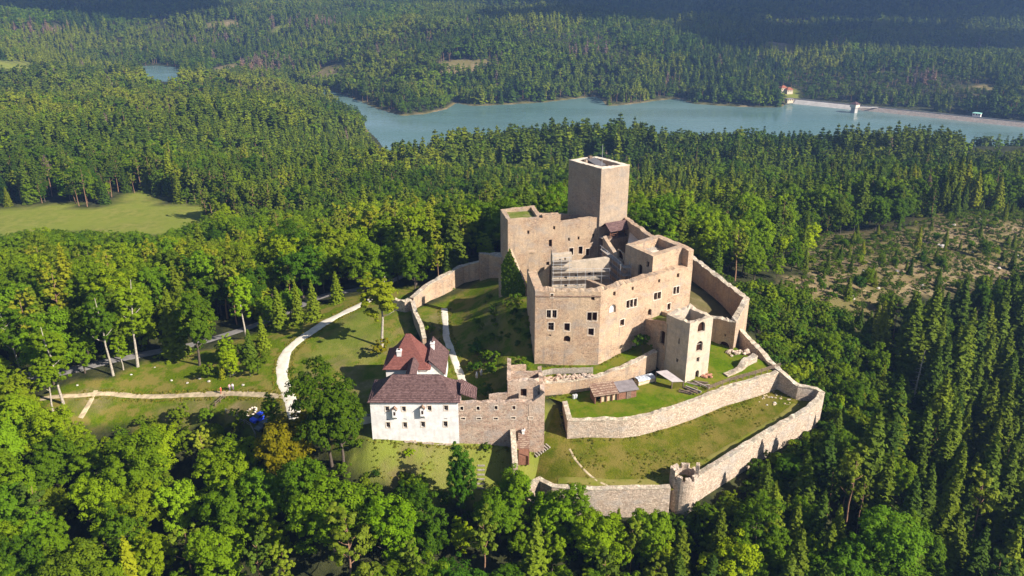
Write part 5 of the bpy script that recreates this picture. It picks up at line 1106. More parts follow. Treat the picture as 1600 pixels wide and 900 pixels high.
for i in range(4):
    H, rx = [(2.6, 1.7), (3.4, 2.0), (2.0, 1.5), (4.2, 2.1)][i]
    SPEC["bush"].append((H, rx, trunk_mesh("trunk", H * .6, .08, B_dark, .0, 4, .15, rx * .6), broad_crown("crown", L_bush, H, rx, .0, 42, 42, .27, 6)))
FARP = {"broadleaf_tree": [joined(trunk_mesh("t", 8, .2, B_dark, 0, 0, n=5), broad_crown("c", L_broad, H, r, H * .14, 40, 17, 1.0, 6), "far_broadleaf") for H, r in ((12, 4.6), (13, 5.2), (11, 4.4))],
        "spruce_tree": [joined(trunk_mesh("t", H, .2, B_dark, 0, 0, n=5), spruce_crown("c", L_spruce, H, R, 1.5, 13, 8, 5, 1.4), "far_spruce") for H, R in ((16, 3.9), (17.5, 3.7), (14.5, 3.8))],
        "pine_tree": [joined(trunk_mesh("t", H * .9, .22, B_pine, .3, 0, n=5), broad_crown("c", L_pine, H, r, H * .4, 32, 14, .9, 6), "far_pine") for H, r in ((16, 3.4), (15, 3.8))]}
NEARP = {s: [joined(t, c, "wood_" + s) for _, _, t, c in v] for s, v in SPEC.items()}
T = []                                    # every tree: x, y, species, variant, scale, rotation, colour, label or None
NO = [(LAWN_L, 1.0), (MEADOW, 1.5), (CLEAR, 0.0), (SLOPE, 0.0)]
CASTLE = np.array([(-34, 190), (-20, 196), (-8, 207), (-2, 214), (30, 221), (53, 214), (61, 182), (58, 172), (67, 151), (65, 146), (36, 124), (32, 123.5), (29, 121), (2, 121), (-2, 126), (-14, 129), (-30, 131), (-36, 140), (-40, 160)])
road_w = np.array([[p.x, p.y] for p in (ray_ground(a, b_) for a, b_ in [(-60, 606), (20, 592), (110, 579), (215, 556), (300, 539), (400, 508), (455, 485), (500, 465), (560, 452), (612, 439)])])
KEEP = np.array([(60, 655), (100, 606), (165, 592), (225, 575), (300, 560), (345, 545), (420, 560), (455, 520), (540, 465), (600, 445), (640, 452), (690, 425), (785, 382), (790, 325), (886, 325), (889, 240), (985, 240), (990, 360), (1086, 385), (1172, 470), (1165, 512), (1225, 572), (1297, 610), (1292, 672), (1210, 712), (1110, 765), (1088, 805), (1045, 797), (935, 785), (850, 765), (825, 780), (800, 740), (740, 705), (690, 715), (640, 745), (600, 760), (572, 735), (548, 705), (535, 655), (440, 640), (400, 690), (330, 650), (250, 678), (150, 672)], float)
MEAD = np.array([(-160, 372), (0, 366), (60, 356), (120, 358), (200, 360), (250, 362), (300, 348), (330, 333), (400, 330), (335, 322), (255, 319), (237, 303), (200, 303), (168, 326), (120, 326), (80, 318), (20, 325), (-160, 345)], float)
OPEN = np.array([(1290, 378), (1400, 366), (1500, 340), (1610, 345), (1610, 425), (1500, 428), (1400, 448), (1340, 480), (1290, 470), (1300, 420)], float)
def clearview(x, y, z, h, r):
    """False where a tree would stand between the camera and the open ground or the castle that the photograph shows"""
    bad = np.zeros(len(x), bool)
    for dx, f in ((0, 1.0), (-.75, .6), (.75, .6), (0, .75)):
        px, py, dep = project(x + dx * r, y, z + h * f); bad |= inside(px, py, KEEP) & (dep < 232)
    for f, dx in ((1.0, 0), (.75, 0), (.5, 0), (.6, -.7), (.6, .7)):
        px, py, dep = project(x + dx * r, y, z + h * f); bad |= inside(px, py, MEAD) & (dep < 380); bad |= inside(px, py, OPEN) & (dep < 262) & (x > 60)
    return ~bad
def scatter(x0, x1, y0, y1, s, jit=.42):
    gx, gy = np.meshgrid(np.arange(x0, x1, s), np.arange(y0, y1, s)); gx = gx + (np.arange(gx.shape[0])[:, None] % 2) * s * .5
    n = gx.size; return gx.ravel() + rng.uniform(-jit, jit, n) * s, gy.ravel() + rng.uniform(-jit, jit, n) * s
def land_ok(x, y):
    ok = sdist(x, y, CASTLE) > 0.8
    for p, m in NO: ok &= sdist(x, y, p) > m
    ok &= segdist(x, y, road_w, False) > 3.6; ok &= sdist(x, y, LAKE) > 3.5; ok &= sdist(x, y, POND) > 2; ok &= sdist(x, y, FIELD) > 0; ok &= patch_mask(x, y) < .5
    dd_ = np.array([D0, D1]); ok &= segdist(x, y, dd_, False) > 19
    return ok
def frame_ok(x, y, z, m=140):
    px, py, dep = project(x, y, z + 10); return (px > -m - 9000 / np.maximum(dep, 30)) & (px < 1600 + m + 9000 / np.maximum(dep, 30)) & (py < 980 + 9000 / np.maximum(dep, 30)) & (dep > 25)
# ---- the trees one can name in the photograph: (px, top py, species, variant, height, colour, label)
BR, DK, LT, YE, OR = (1.12, 1.12, .9), (.58, .68, .8), (1.4, 1.3, 1.0), (2.6, 1.9, .6), (3.3, 1.35, .75)
HERO_TOP = [(25, 612, "broadleaf_tree", 0, 14, BR, "leafy green tree at the left edge below the lawn's pale trunks"), (75, 688, "broadleaf_tree", 1, 14, DK, "dark round tree at the lower left below the lawn"), (20, 728, "broadleaf_tree", 3, 13, LT, "light green tree at the far left margin"),
    (130, 705, "broadleaf_tree", 2, 13, DK, "dull green tree behind the yellow tinged lower left tree"), (150, 748, "broadleaf_tree", 4, 16, BR, "large bright tree with yellow tinge at lower left"), (236, 675, "broadleaf_tree", 6, 12, LT, "light yellow green tree just below the left lawn"), (312, 668, "pine_tree", 0, 14, (1.2, 1.2, 1.3), "greyish feathery tree under the left lawn's slope"),
    (272, 757, "broadleaf_tree", 3, 12, (1.3, 1.4, 1.5), "pale leaved tree beside a black gap at lower left"), (350, 755, "broadleaf_tree", 1, 14, (1.25, 1.15, .8), "olive green tree right of the pale leaved one"), (376, 642, "bush", 3, 4.6, BR, "dense green bush under the turning place fence"),
    (465, 712, "broadleaf_tree", 4, 16, (1.0, 1.0, .8), "broad green tree below the rust coloured tree"), (512, 762, "broadleaf_tree", 6, 15, BR, "bright green tree left of the big light maple"), (392, 832, "pine_tree", 1, 15, (1.2, 1.2, 1.0), "left of two soft pines at the bottom edge"), (440, 852, "pine_tree", 2, 15, (1.35, 1.3, .95), "right of two soft pines at the bottom edge"),
    (285, 820, "pine_tree", 3, 14, (1, 1.05, 1), "thin grey green pine among the lower left maples"), (335, 828, "broadleaf_tree", 0, 15, BR, "green tree at the bottom between two pines"), (190, 842, "spruce_tree", 1, 17, (1.4, 1.3, .8), "olive spruce at the bottom left"), (30, 842, "broadleaf_tree", 1, 14, DK, "dark tree in the bottom left corner"),
    (600, 775, "broadleaf_tree", 4, 17, (1.45, 1.45, .75), "big rounded bright green maple at the bottom centre left"), (640, 847, "pine_tree", 0, 14, (1.2, 1.2, 1.1), "soft pine in front of the bright maple"), (664, 772, "broadleaf_tree", 2, 15, DK, "dark green tree right of the bright maple"), (718, 694, "broadleaf_tree", 5, 17, (.45, .66, 1.0), "dark bluish tree under the ruined wing"),
    (757, 806, "pine_tree", 1, 16, (1.25, 1.2, .95), "grey green pine below the log steps"), (724, 812, "broadleaf_tree", 5, 9, YE, "small golden yellow tree among green ones"), (803, 733, "broadleaf_tree", 0, 13, LT, "light green tree beside the buttress wall"), (782, 764, "broadleaf_tree", 3, 12, LT, "light green tree in front of the buttress tree"), (832, 806, "spruce_tree", 0, 18, (1.2, 1.2, .9), "spruce below the outer wall's left end"),
    (897, 757, "broadleaf_tree", 2, 14, LT, "right of two light trees hiding the outer wall"), (866, 772, "broadleaf_tree", 3, 12, (1.4, 1.4, .9), "left of two light trees hiding the outer wall"), (938, 806, "broadleaf_tree", 1, 13, (1.1, 1.1, .8), "round green tree below the outer wall"), (990, 812, "pine_tree", 2, 14, (1.2, 1.2, .8), "olive pine below the outer wall"),
    (1020, 800, "broadleaf_tree", 3, 11, BR, "green tree left of the round turret"), (447, 652, "broadleaf_tree", 3, 16, OR, "rust brown tree left of the big dark tree"), (503, 573, "broadleaf_tree", 4, 22, (.55, .58, .6), "tall dark tree standing left of the white house"), (525, 600, "broadleaf_tree", 5, 18, (.55, .58, .6), "second stem of the tall dark tree by the white house"),
    (570, 765, "broadleaf_tree", 5, 13, BR, "green tree behind the bright maple's left shoulder"), (420, 615, "broadleaf_tree", 5, 8, (1.2, 1.1, .9), "thin young tree over the parked cars")]
def put_top(px, py, h):
    return ray_ground(px, py, h)
for px, py, s, v, h, c, lab in HERO_TOP:
    p = put_top(px, py, h); T.append((p.x, p.y, s, v, h / SPEC[s][v][0], rng.rand() * 6.28, c, lab))
HERO_BASE = [(597, 543, "slender_tree", 0, 19, (1.25, 1.0, 1.2), "lone pine on the grassy slope left of the red roofed house"), (40, 603, "slender_tree", 0, 21, (1, 1, .9), "slender pale trunk at the left end of the lawn"), (99, 632, "slender_tree", 1, 22, (1, 1, .9), "tall pale trunked tree on the lawn's lower left"), (84, 648, "slender_tree", 2, 14, (1, 1, .9), "short pale trunked tree by the lower left bushes"),
    (177, 588, "slender_tree", 0, 22, (1, 1, 1), "leaning pale trunked tree left of the forked one"), (215, 574, "slender_tree", 1, 24, (1, 1, 1), "forked pale trunked tree near the grey road"), (193, 578, "slender_tree", 2, 9, (1.2, 1.2, .9), "thin young tree between two tall pale trunks"), (312, 571, "broadleaf_tree", 5, 20, (.85, .85, .8), "tall single tree on the lawn beside the road"), (275, 556, "spruce_tree", 3, 18, (.7, .8, .8), "dark dense spruce casting shade on the lawn"),
    (385, 530, "slender_tree", 2, 17, (1.1, 1.2, .9), "slender tree on the verge right of the lawn"), (133, 583, "broadleaf_tree", 5, 11, (.8, .9, .8), "small dark tree at the roadside behind the lawn"), (325, 590, "bush", 3, 4.2, BR, "young bright bush on the lawn above the path"), (360, 590, "broadleaf_tree", 3, 6.5, (1.4, 1.3, .8), "small round tree on the lawn above the path"), (358, 566, "broadleaf_tree", 2, 7, (1.3, 1.3, .8), "small light tree behind the lawn bushes"),
    (392, 562, "spruce_tree", 3, 8, (1.0, 1.1, .9), "left of the small spruces beside the gravel path"), (412, 548, "spruce_tree", 1, 9, (.9, 1, .9), "middle of the small spruces beside the gravel path"), (440, 515, "spruce_tree", 0, 12, (.75, .85, .9), "dark spruce above the bend of the gravel path"), (468, 505, "spruce_tree", 2, 12, (.8, .9, .9), "dark spruce between road and gravel path"), (490, 500, "spruce_tree", 4, 11, (.75, .85, .9), "right hand dark spruce between road and gravel path"), (455, 500, "broadleaf_tree", 3, 9, (.8, .95, .95), "bluish green tree among the spruces by the road"), (527, 472, "spruce_tree", 3, 9, (.9, 1, .8), "small spruce by the road's sunlit stretch"),
    (590, 558, "bush", 3, 4.6, (1.5, .95, .8), "brownish dense bush left of the red roofed house"), (1006, 548, "bush", 1, 4.4, (.75, .9, .8), "dark round bush against the palace facade"), (743, 552, "bush", 2, 2.6, (.8, 1.1, 1.1), "small bluish conical bush on the moat's edge"), (757, 568, "bush", 0, 3.2, BR, "round clipped bush, left of a pair in the garden"), (768, 566, "bush", 0, 3.0, (1.25, 1.2, .8), "round clipped bush, right of a pair in the garden"),
    (735, 580, "bush", 2, 1.9, (.8, 1, .8), "left end bush of the clipped garden hedge"), (748, 583, "bush", 1, 2.6, (.8, 1, .8), "middle bush of the clipped garden hedge"), (764, 583, "bush", 1, 2.7, (.8, 1, .8), "right bush of the clipped garden hedge"), (757, 622, "bush", 1, 3.4, BR, "bright bush behind the white house's right end"), (696, 555, "bush", 2, 1.6, BR, "small bush beside the walled garden path"), (672, 520, "bush", 2, 2.0, LT, "light bush on the bank above the gabled wing"), (800, 552, "bush", 1, 4, (1, 1, .8), "ivy like bush at the foot of the palace's left corner"), (560, 700, "bush", 2, 1.8, LT, "low bush on the slope below the white house's left corner"), (640, 712, "bush", 2, 1.5, (1.6, 1.6, .8), "light low bush under the white house front"), (760, 705, "bush", 2, 1.4, BR, "weedy bush under the ruined wing"), (585, 775, "bush", 1, 2.8, BR, "bush beside the bare earth patch"), (660, 760, "bush", 1, 2.4, BR, "bush right of the bare earth patch"), (540, 745, "bush", 3, 3.8, BR, "large bush on the slope left of the bare earth patch")]
for px, py, s, v, h, c, lab in HERO_BASE:
    p = ray_ground(px, py)
    if lab.startswith("dark round bush"): q = P2(1004, 550, 6.9); p = Vector((q[0], q[1], 6.9))
    if lab.startswith("ivy like"): p = Vector((1.5, 153, g1(1.5, 153)))
    T.append((p.x, p.y, s, v, h / SPEC[s][v][0], rng.rand() * 6.28, c, lab) + ((p.z,) if lab.startswith("dark round bush") else ()))
hero_xy = np.array([(t[0], t[1]) for t in T]); hero_r = np.array([SPEC[t[2]][t[3]][1] * t[4] for t in T])
# ---- the wood around the castle
def zone_mix(x, y):
    """share of spruce, pine, broadleaf at a place"""
    n = fnoise(x / 45 + 40, y / 45 + 7, 3); sp_n = np.full(x.shape, .13); pi_n = np.full(x.shape, .10)
    right = sstep(58, 84, x - np.maximum(0, y - 165) * .35) * (y < 235); front = (y < 134)
    sp_n = np.where(right > .1, .30 + .62 * right, sp_n); pi_n = np.where(right > .1, .05, pi_n)
    sp_n = np.where(front & (x < 20), .10, sp_n); pi_n = np.where(front & (x < 20), .16, pi_n); sp_n = np.where(front & (x > 20) & (x < 75), .45, sp_n)
    back = (y > 255) & (x > -60); sp_n = np.where(back, np.clip(.12 + (y - 255) / 480 + 1.5 * (n - .5), .04, .9), sp_n)
    brt = (y > 205) & (y < 300) & (x > 22) & (x < 110); sp_n = np.where(brt, .10, sp_n); pi_n = np.where(brt, .12, pi_n)
    left = (x < -30) & (y > 150) & (y < 330); sp_n = np.where(left, np.clip(.03 + .4 * (n - .5), 0, 1), sp_n); pi_n = np.where(left, .10, pi_n)
    leftb = (x < -60) & (y >= 330); sp_n = np.where(leftb, .22 + .5 * sstep(470, 560, y), sp_n); pi_n = np.where(leftb, .42 - .25 * sstep(470, 560, y), pi_n)
    return sp_n, pi_n
gx, gy = scatter(-330, 330, 70, 470, 4.3); gz_ = ground(gx, gy)
ok = land_ok(gx, gy) & frame_ok(gx, gy, gz_); gx, gy, gz_ = gx[ok], gy[ok], gz_[ok]
spn, pin = zone_mix(gx, gy); u = rng.rand(len(gx)); sp_i = np.where(u < spn, 1, np.where(u < spn + pin, 2, 0))
keep = rng.rand(len(gx)) < np.where(sp_i == 1, .62, np.where(sp_i == 2, .62, np.where(gy < 134, .8, .58))); gx, gy, gz_, sp_i = gx[keep], gy[keep], gz_[keep], sp_i[keep]
names = ["broadleaf_tree", "spruce_tree", "pine_tree"]
sc_ = rng.uniform(.55, 1.2, len(gx)) ** 1.0; young = (gx > 55) & (gx < 98 - .25 * np.abs(gy - 180)) & (gy > 146) & (gy < 215); sc_[young] *= rng.uniform(.28, .55, young.sum()); sp_i[young & (rng.rand(len(gx)) < .75)] = 0
edge = (sdist(gx, gy, CASTLE) < 9); sc_[edge] *= .62
nclr = sdist(gx, gy, CLEAR) < 10; sc_[nclr & (gx < 130)] *= .62
va = rng.randint(0, 1000, len(gx)); H_ = np.array([SPEC[names[s]][v % len(SPEC[names[s]])][0] for s, v in zip(sp_i, va)]) * sc_; R_ = np.array([SPEC[names[s]][v % len(SPEC[names[s]])][1] for s, v in zip(sp_i, va)]) * sc_
dh = np.min(np.hypot(gx[:, None] - hero_xy[None, :, 0], gy[:, None] - hero_xy[None, :, 1]) - .62 * hero_r[None, :], 1)
ok = clearview(gx, gy, gz_, H_, R_)
for f_ in (.7, .6, .6):                    # lower growth where a full tree would hide the castle
    sc_[~ok] *= f_; H_[~ok] *= f_; R_[~ok] *= f_; ok = clearview(gx, gy, gz_, H_, R_)
ok &= (dh > .55 * R_)
def over_lake(x, y, z, h):
    px, py, dep = project(x, y, z + h); lim = np.interp(px, [440, 480, 560, 590, 750, 800, 900, 1100, 1250, 1400, 1480, 1512, 1700], [0, 152, 188, 220, 216, 200, 190, 187, 197, 200, 203, 217, 217]) + rng.uniform(-5, 4, len(px))
    okv = (py > lim) | (y > 800)
    for f in (1., .5): q = project(x, y, z + h * f); okv &= ~(inside(q[0], q[1], np.array(FIELD_PX, float)) | inside(q[0], q[1], np.array([(222, 105), (250, 103), (282, 109), (284, 121), (255, 125), (228, 119)], float)))
    return okv
ok &= over_lake(gx, gy, gz_, H_)
hues = [(1, 1, 1), (1.18, 1.12, .9), (.66, .76, .85), (1.12, 1.02, .8), (.82, .98, 1.1), (1.38, 1.22, .9), (.72, .78, .8), (.95, .85, 1.3)]
for i in np.nonzero(ok)[0]:
    s = names[sp_i[i]]; hb = hues[rng.randint(len(hues))] if s == "broadleaf_tree" else hues[rng.choice([0, 1, 2, 3, 6])]
    if s == "broadleaf_tree" and 22 < gx[i] < 115 and 185 < gy[i] < 310: hb = (max(hb[0], .95) * 1.4, max(hb[1], .95) * 1.35, hb[2] * .9)
    if gx[i] > 50 and gy[i] < 235: hb = (min(hb[0], 1.2), min(hb[1], 1.15), hb[2])
    T.append((gx[i], gy[i], s, int(va[i]) % len(SPEC[s]), sc_[i], rng.rand() * 6.28, hb, None))
# bushes at the wood's edge, on the slope right of the ring wall, in the clearing
def bushes(poly, s, prob, smin, smax, tall=0, free=False):
    x0, y0 = poly.min(0); x1, y1 = poly.max(0); bx_, by_ = scatter(x0, x1, y0, y1, s); k = inside(bx_, by_, poly) & (rng.rand(len(bx_)) < prob) & (free | (sdist(bx_, by_, CASTLE) > .5))
    k &= frame_ok(bx_, by_, ground(bx_, by_), 30)
    for x, y in zip(bx_[k], by_[k]):
        if tall and rng.rand() < tall:
            s_ = "spruce_tree" if rng.rand() < .6 else "broadleaf_tree"; T.append((x, y, s_, rng.randint(len(SPEC[s_])), rng.uniform(.16, .42), rng.rand() * 6.28, hues[rng.randint(len(hues))], None))
        else:
            hb = hues[rng.randint(len(hues))]; hb = tuple(v_ * 1.25 for v_ in hb) if 55 < x < 100 and y > 150 else hb
            T.append((x, y, "bush", rng.randint(4), rng.uniform(smin, smax), rng.rand() * 6.28, hb, None))
bushes(np.array([(56, 172), (60, 184), (56, 205), (70, 212), (92, 205), (98, 178), (92, 152), (70, 154)]), 2.1, .8, .5, 1.4)
bushes(CLEAR, 2.4, .72, .2, .75, .06)
bushes(zone([(330, 602), (345, 562), (400, 542), (425, 560), (400, 592)]), 3.0, .6, .5, 1.2, .15)
bushes(np.array([(-36, 128), (-20, 120), (-6, 117), (0, 118), (0, 123), (-12, 127), (-28, 130)]), 2.0, .45, .4, .9)
bushes(np.array([(0, 114), (30, 110), (40, 114), (36, 124), (32, 123), (29, 121), (0, 121)]), 1.8, .85, .55, 1.2)
bushes(np.array([(36, 124), (65, 146), (67, 152), (76, 152), (76, 144), (60, 126), (40, 114), (34, 122)]), 1.8, .88, .6, 1.35)
bushes(np.array([(-8, 158), (-3, 158), (1, 166), (-1, 182), (-5, 190), (-9, 178), (-9, 165)]), 2.6, .5, .2, .6, 0, True)
bushes(np.array([(1.5, 156), (4.6, 156), (3.4, 166), (2.4, 174), (-1, 174), (0, 165)]), 1.9, .7, .3, .7, 0, True)
bushes(zone([(140, 668), (330, 648), (400, 690), (480, 700), (480, 740), (300, 720), (140, 700)]), 2.4, .5, .5, 1.2)
# ---- which trees the photograph shows largest: a coarse depth picture of the crowns
TX = np.array([t[0] for t in T]); TY = np.array([t[1] for t in T]); TZ_ = np.array([t[8] if len(t) > 8 else 0 for t in T]); TZ_ = np.where(TZ_ == 0, ground(TX, TY), TZ_)
THt = np.array([SPEC[t[2]][t[3]][0] * t[4] for t in T]); TR = np.array([SPEC[t[2]][t[3]][1] * t[4] for t in T])
BW_, BH_ = 320, 180; zb = np.full((BH_, BW_), 1e9); ib = np.full((BH_, BW_), -1)
pt_, qt_, dt_ = project(TX, TY, TZ_ + THt); pb_, qb_, db_ = project(TX, TY, TZ_ + THt * .3)
for i in np.argsort(dt_):
    if dt_[i] > 520: break
    conic = T[i][2] == "spruce_tree"; y0, y1 = qt_[i] / 5, qb_[i] / 5; rp = FPX * TR[i] / dt_[i] / 5; xc = pt_[i] / 5
    for yy in range(max(0, int(y0)), min(BH_, int(y1) + 1)):
        f = (yy + .5 - y0) / max(y1 - y0, .1); w = rp * (min(1, max(f, .08)) if conic else math.sqrt(max(0, 1 - (2 * f - 1) ** 2)))
        a, c = max(0, int(round(xc - w))), min(BW_, int(round(xc + w)) + 1)
        if a < c:
            seg = zb[yy, a:c]; m = dt_[i] < seg; seg[m] = dt_[i]; ib[yy, a:c][m] = i
vis = np.bincount(ib[ib >= 0], minlength=len(T))
def area_label(x, y, s, px, c, h):
    lum = c[0] * .4 + c[1] * .6; ad = "yellowish " if c[0] > 1.5 else "bright " if lum > 1.2 else "dark " if lum < .86 and s != "spruce_tree" else "olive " if c[0] > 1.1 else ""
    ad = ("low " if h < 6 else "small " if h < 10.5 else "tall " if h > 18.5 else "") + ad if s != "bush" else ad
    nm = {"broadleaf_tree": "leafy green tree", "spruce_tree": "dark green spruce", "pine_tree": "grey green pine", "bush": "low green bush", "slender_tree": "pale trunked slender tree"}[s]
    nm = ad + nm
    if sdist(np.array([x]), np.array([y]), CLEAR)[0] < 0: return nm + " scattered on the bare cleared hillside", "growth on the cleared hillside"
    if sdist(np.array([x]), np.array([y]), CASTLE)[0] < -1 and y > 140: return nm + " on the grassy bank left of the palace", "bushes on the moat bank"
    if y < 136 and px < 560: return nm + " in the foreground wood below the left lawn", "foreground wood, left"
    if y < 136 and px < 1090: return nm + " in the foreground below the castle's outer wall", "foreground wood under the castle"
    if x > 55 and y < 232: return nm + " on the steep slope right of the outer wall", "wood right of the castle"
    if x < -30 and y < 330: return nm + " in the wood beyond the road left of the castle", "wood left of the castle"
    if x < -30: return nm + " in the far wood round the pale meadow", "wood round the meadow"
    if y < 330: return nm + " in the wood directly behind the castle", "wood behind the castle"
    return nm + " on the ridge between castle and lake", "wood on the ridge before the lake"
LIM = {"broadleaf_tree": 290, "spruce_tree": 290, "pine_tree": 200, "bush": 290, "slender_tree": 40}
chosen = set()
for s in LIM:
    idx = [i for i in range(len(T)) if T[i][2] == s and T[i][7] is None and vis[i] >= 3]; idx.sort(key=lambda i: -vis[i]); chosen |= set(idx[:LIM[s] - sum(1 for t in T if t[2] == s and t[7])])
rest = {}
for i, t in enumerate(T):
    x, y, s, v, sc, ro_t, colr, lab = t[:8]
    if lab is None and i not in chosen:
        rest.setdefault(s, []).append((x, y, TZ_[i], sc, ro_t, v)); continue
    gl = None
    if lab is None: lab, gl = area_label(x, y, s, pt_[i], colr, THt[i])
    H, R, tm, cm = SPEC[s][v]
    r = bpy.data.objects.new(s, None); COL.objects.link(r); r.empty_display_size = .5; r.location = (x, y, TZ_[i] - .1); r.rotation_euler = (rng.normal() * .025, rng.normal() * .025, ro_t); w = 1.45 if lab.startswith("lone pine") else .62 if lab.startswith("dark bluish") else rng.uniform(.92, 1.1)
    r.scale = (sc * w, sc * w, sc); tag(r, lab, s.replace("_", " ") if s != "bush" else "bush", gl)
    for nm, m_ in (("trunk", tm), ("crown", cm)):
        o = bpy.data.objects.new(nm, m_); COL.objects.link(o); o.parent = r; o.color = (*colr, 1)
# ---- the mass of the wood: points that carry copies of the prototypes
def mass(name, label, pts, protos, kind_="stuff"):
    pts = np.asarray(pts, float); me = bpy.data.meshes.new(name); me.vertices.add(len(pts)); me.vertices.foreach_set("co", pts[:, :3].astype(np.float32).ravel())
    for nm, col_, ty in (("sc", 3, 'FLOAT'), ("ro", 4, 'FLOAT'), ("va", 5, 'INT')):
        a = me.attributes.new(nm, ty, 'POINT'); a.data.foreach_set("value", pts[:, col_].astype(np.float32 if ty == 'FLOAT' else np.int32))
    a = me.attributes.new("wd", 'FLOAT', 'POINT'); a.data.foreach_set("value", rng.uniform(.85, 1.5, len(pts)).astype(np.float32))
    o = bpy.data.objects.new(name, me); COL.objects.link(o); tag(o, label, None, None, kind_)
    ng = bpy.data.node_groups.new(name, 'GeometryNodeTree'); ng.interface.new_socket("Geometry", in_out='INPUT', socket_type='NodeSocketGeometry'); ng.interface.new_socket("Geometry", in_out='OUTPUT', socket_type='NodeSocketGeometry')
    N = ng.nodes; gi, go_ = N.new("NodeGroupInput"), N.new("NodeGroupOutput"); ip_ = N.new("GeometryNodeInstanceOnPoints"); jg = N.new("GeometryNodeGeometryToInstance")
    for m_ in reversed(protos):
        po = bpy.data.objects.new(m_.name, m_); oi = N.new("GeometryNodeObjectInfo"); oi.inputs[0].default_value = po; ng.links.new(oi.outputs["Geometry"], jg.inputs[0])
    def attr(nm, ty):
        a = N.new("GeometryNodeInputNamedAttribute"); a.data_type = ty; a.inputs[0].default_value = nm; return a.outputs[0]
    cr = N.new("ShaderNodeCombineXYZ"); ng.links.new(attr("ro", 'FLOAT'), cr.inputs[2]); e2 = N.new("FunctionNodeEulerToRotation"); ng.links.new(cr.outputs[0], e2.inputs[0])
    cs = N.new("ShaderNodeCombineXYZ"); sa_ = attr("sc", 'FLOAT')
    ng.links.new(sa_, cs.inputs[2]); mu = N.new("ShaderNodeMath"); mu.operation = 'MULTIPLY'; ng.links.new(sa_, mu.inputs[0]); ng.links.new(attr("wd", 'FLOAT'), mu.inputs[1])
    for k_ in range(2): ng.links.new(mu.outputs[0], cs.inputs[k_])
    ng.links.new(gi.outputs[0], ip_.inputs["Points"]); ng.links.new(jg.outputs[0], ip_.inputs["Instance"]); ip_.inputs["Pick Instance"].default_value = True
    ng.links.new(attr("va", 'INT'), ip_.inputs["Instance Index"]); ng.links.new(e2.outputs[0], ip_.inputs["Rotation"]); ng.links.new(cs.outputs[0], ip_.inputs["Scale"]); ng.links.new(ip_.outputs[0], go_.inputs[0])
    md = o.modifiers.new("scatter", 'NODES'); md.node_group = ng; return o
for s, pts in rest.items():
    nm = {"broadleaf_tree": "broadleaf_forest", "spruce_tree": "spruce_forest", "pine_tree": "pine_forest", "bush": "undergrowth", "slender_tree": "birch_forest"}[s]
    mass(nm, {"broadleaf_tree": "mass of leafy trees filling the near wood", "spruce_tree": "mass of spruces filling the near wood", "pine_tree": "mass of pines filling the near wood", "bush": "low green undergrowth between the trees", "slender_tree": "mass of birches"}[s], pts, NEARP[s])
fx_, fy_ = [], []
for x0, x1, y0, y1, st in ((-800, 800, 470, 800, 5.2), (-620, -330, 200, 470, 5.0), (330, 620, 200, 470, 5.0), (-1220, 1220, 800, 1250, 6.0), (-1700, 1700, 1250, 1900, 7.2), (-2700, 2700, 1900, 3100, 9.0), (-3600, 3600, 3100, 4200, 16.0)):
    a, c = scatter(x0, x1, y0, y1, st); fx_.append(a); fy_.append(c)
fx_, fy_ = np.concatenate(fx_), np.concatenate(fy_); k1 = np.abs(fx_) < fy_ * .92 + 60; fx_, fy_ = fx_[k1], fy_[k1]; fz_ = ground(fx_, fy_)
ok = land_ok(fx_, fy_) & (rng.rand(len(fx_)) < .88) & over_lake(fx_, fy_, fz_, 15.0); fx_, fy_, fz_ = fx_[ok], fy_[ok], fz_[ok]
def stands(x, y, cell, seed):
    """woods grow in blocks: three numbers for the block that a place belongs to"""
    rs = np.random.RandomState(seed); tb = rs.rand(128, 128, 5); wx = x + 55 * (fnoise(x / 60 + 3, y / 60, 2) - .5); wy = y + 55 * (fnoise(x / 60, y / 60 + 8, 2) - .5)
    ix, iy = np.floor(wx / cell).astype(int), np.floor(wy / cell).astype(int); best = np.full(x.shape, 1e18); val = np.zeros(x.shape + (3,))
    for dx in (-1, 0, 1):
        for dy in (-1, 0, 1):
            t_ = tb[(ix + dx) % 128, (iy + dy) % 128]; d_ = (wx - (ix + dx + t_[..., 0]) * cell) ** 2 + (wy - (iy + dy + t_[..., 1]) * cell) ** 2; m_ = d_ < best; best = np.where(m_, d_, best); val[m_] = t_[m_][:, 2:]
    return val
sv = stands(fx_, fy_, 110.0, 5); thin = rng.rand(len(fx_)) < (.72 + .28 * sv[:, 2]); fx_, fy_, fz_, sv = fx_[thin], fy_[thin], fz_[thin], sv[thin]
n1 = fnoise(fx_ / 160 + 9, fy_ / 160 + 3, 3); n2 = fnoise(fx_ / 120 + 31, fy_ / 120 + 13, 3)
u = rng.rand(len(fx_)); ksp = np.clip(.52 + 1.4 * (n1 - .5) + 1.1 * (sv[:, 0] - .5), .06, .93); shore = (sdist(fx_, fy_, LAKE) < 22); ksp = np.where(shore & (fy_ > 800), .35, ksp); kpi = (1 - ksp) * np.clip(.5 + 2 * (n2 - .5), .1, .9)
ki = np.where(u < ksp, 1, np.where(u < ksp + kpi, 2, 0)); stand = .48 + .62 * sv[:, 1] + .35 * fnoise(fx_ / 40 + 77, fy_ / 40 + 5, 2)
brown = np.zeros(len(fx_), bool)
for px, py, rx, ry, pr_ in ((415, 97, 42, 14, .5), (1050, 124, 12, 8, .6), (470, 32, 60, 7, .4), (925, 78, 40, 7, .4), (1440, 118, 26, 9, .45), (755, 92, 30, 10, .5), (60, 40, 50, 8, .4), (1310, 68, 14, 5, .6), (340, 60, 40, 6, .3)):
    q = project(fx_, fy_, fz_ + 10); brown |= (np.hypot((q[0] - px) / rx, (q[1] - py) / ry) < 1) & (rng.rand(len(fx_)) < pr_) & (fy_ > 900)
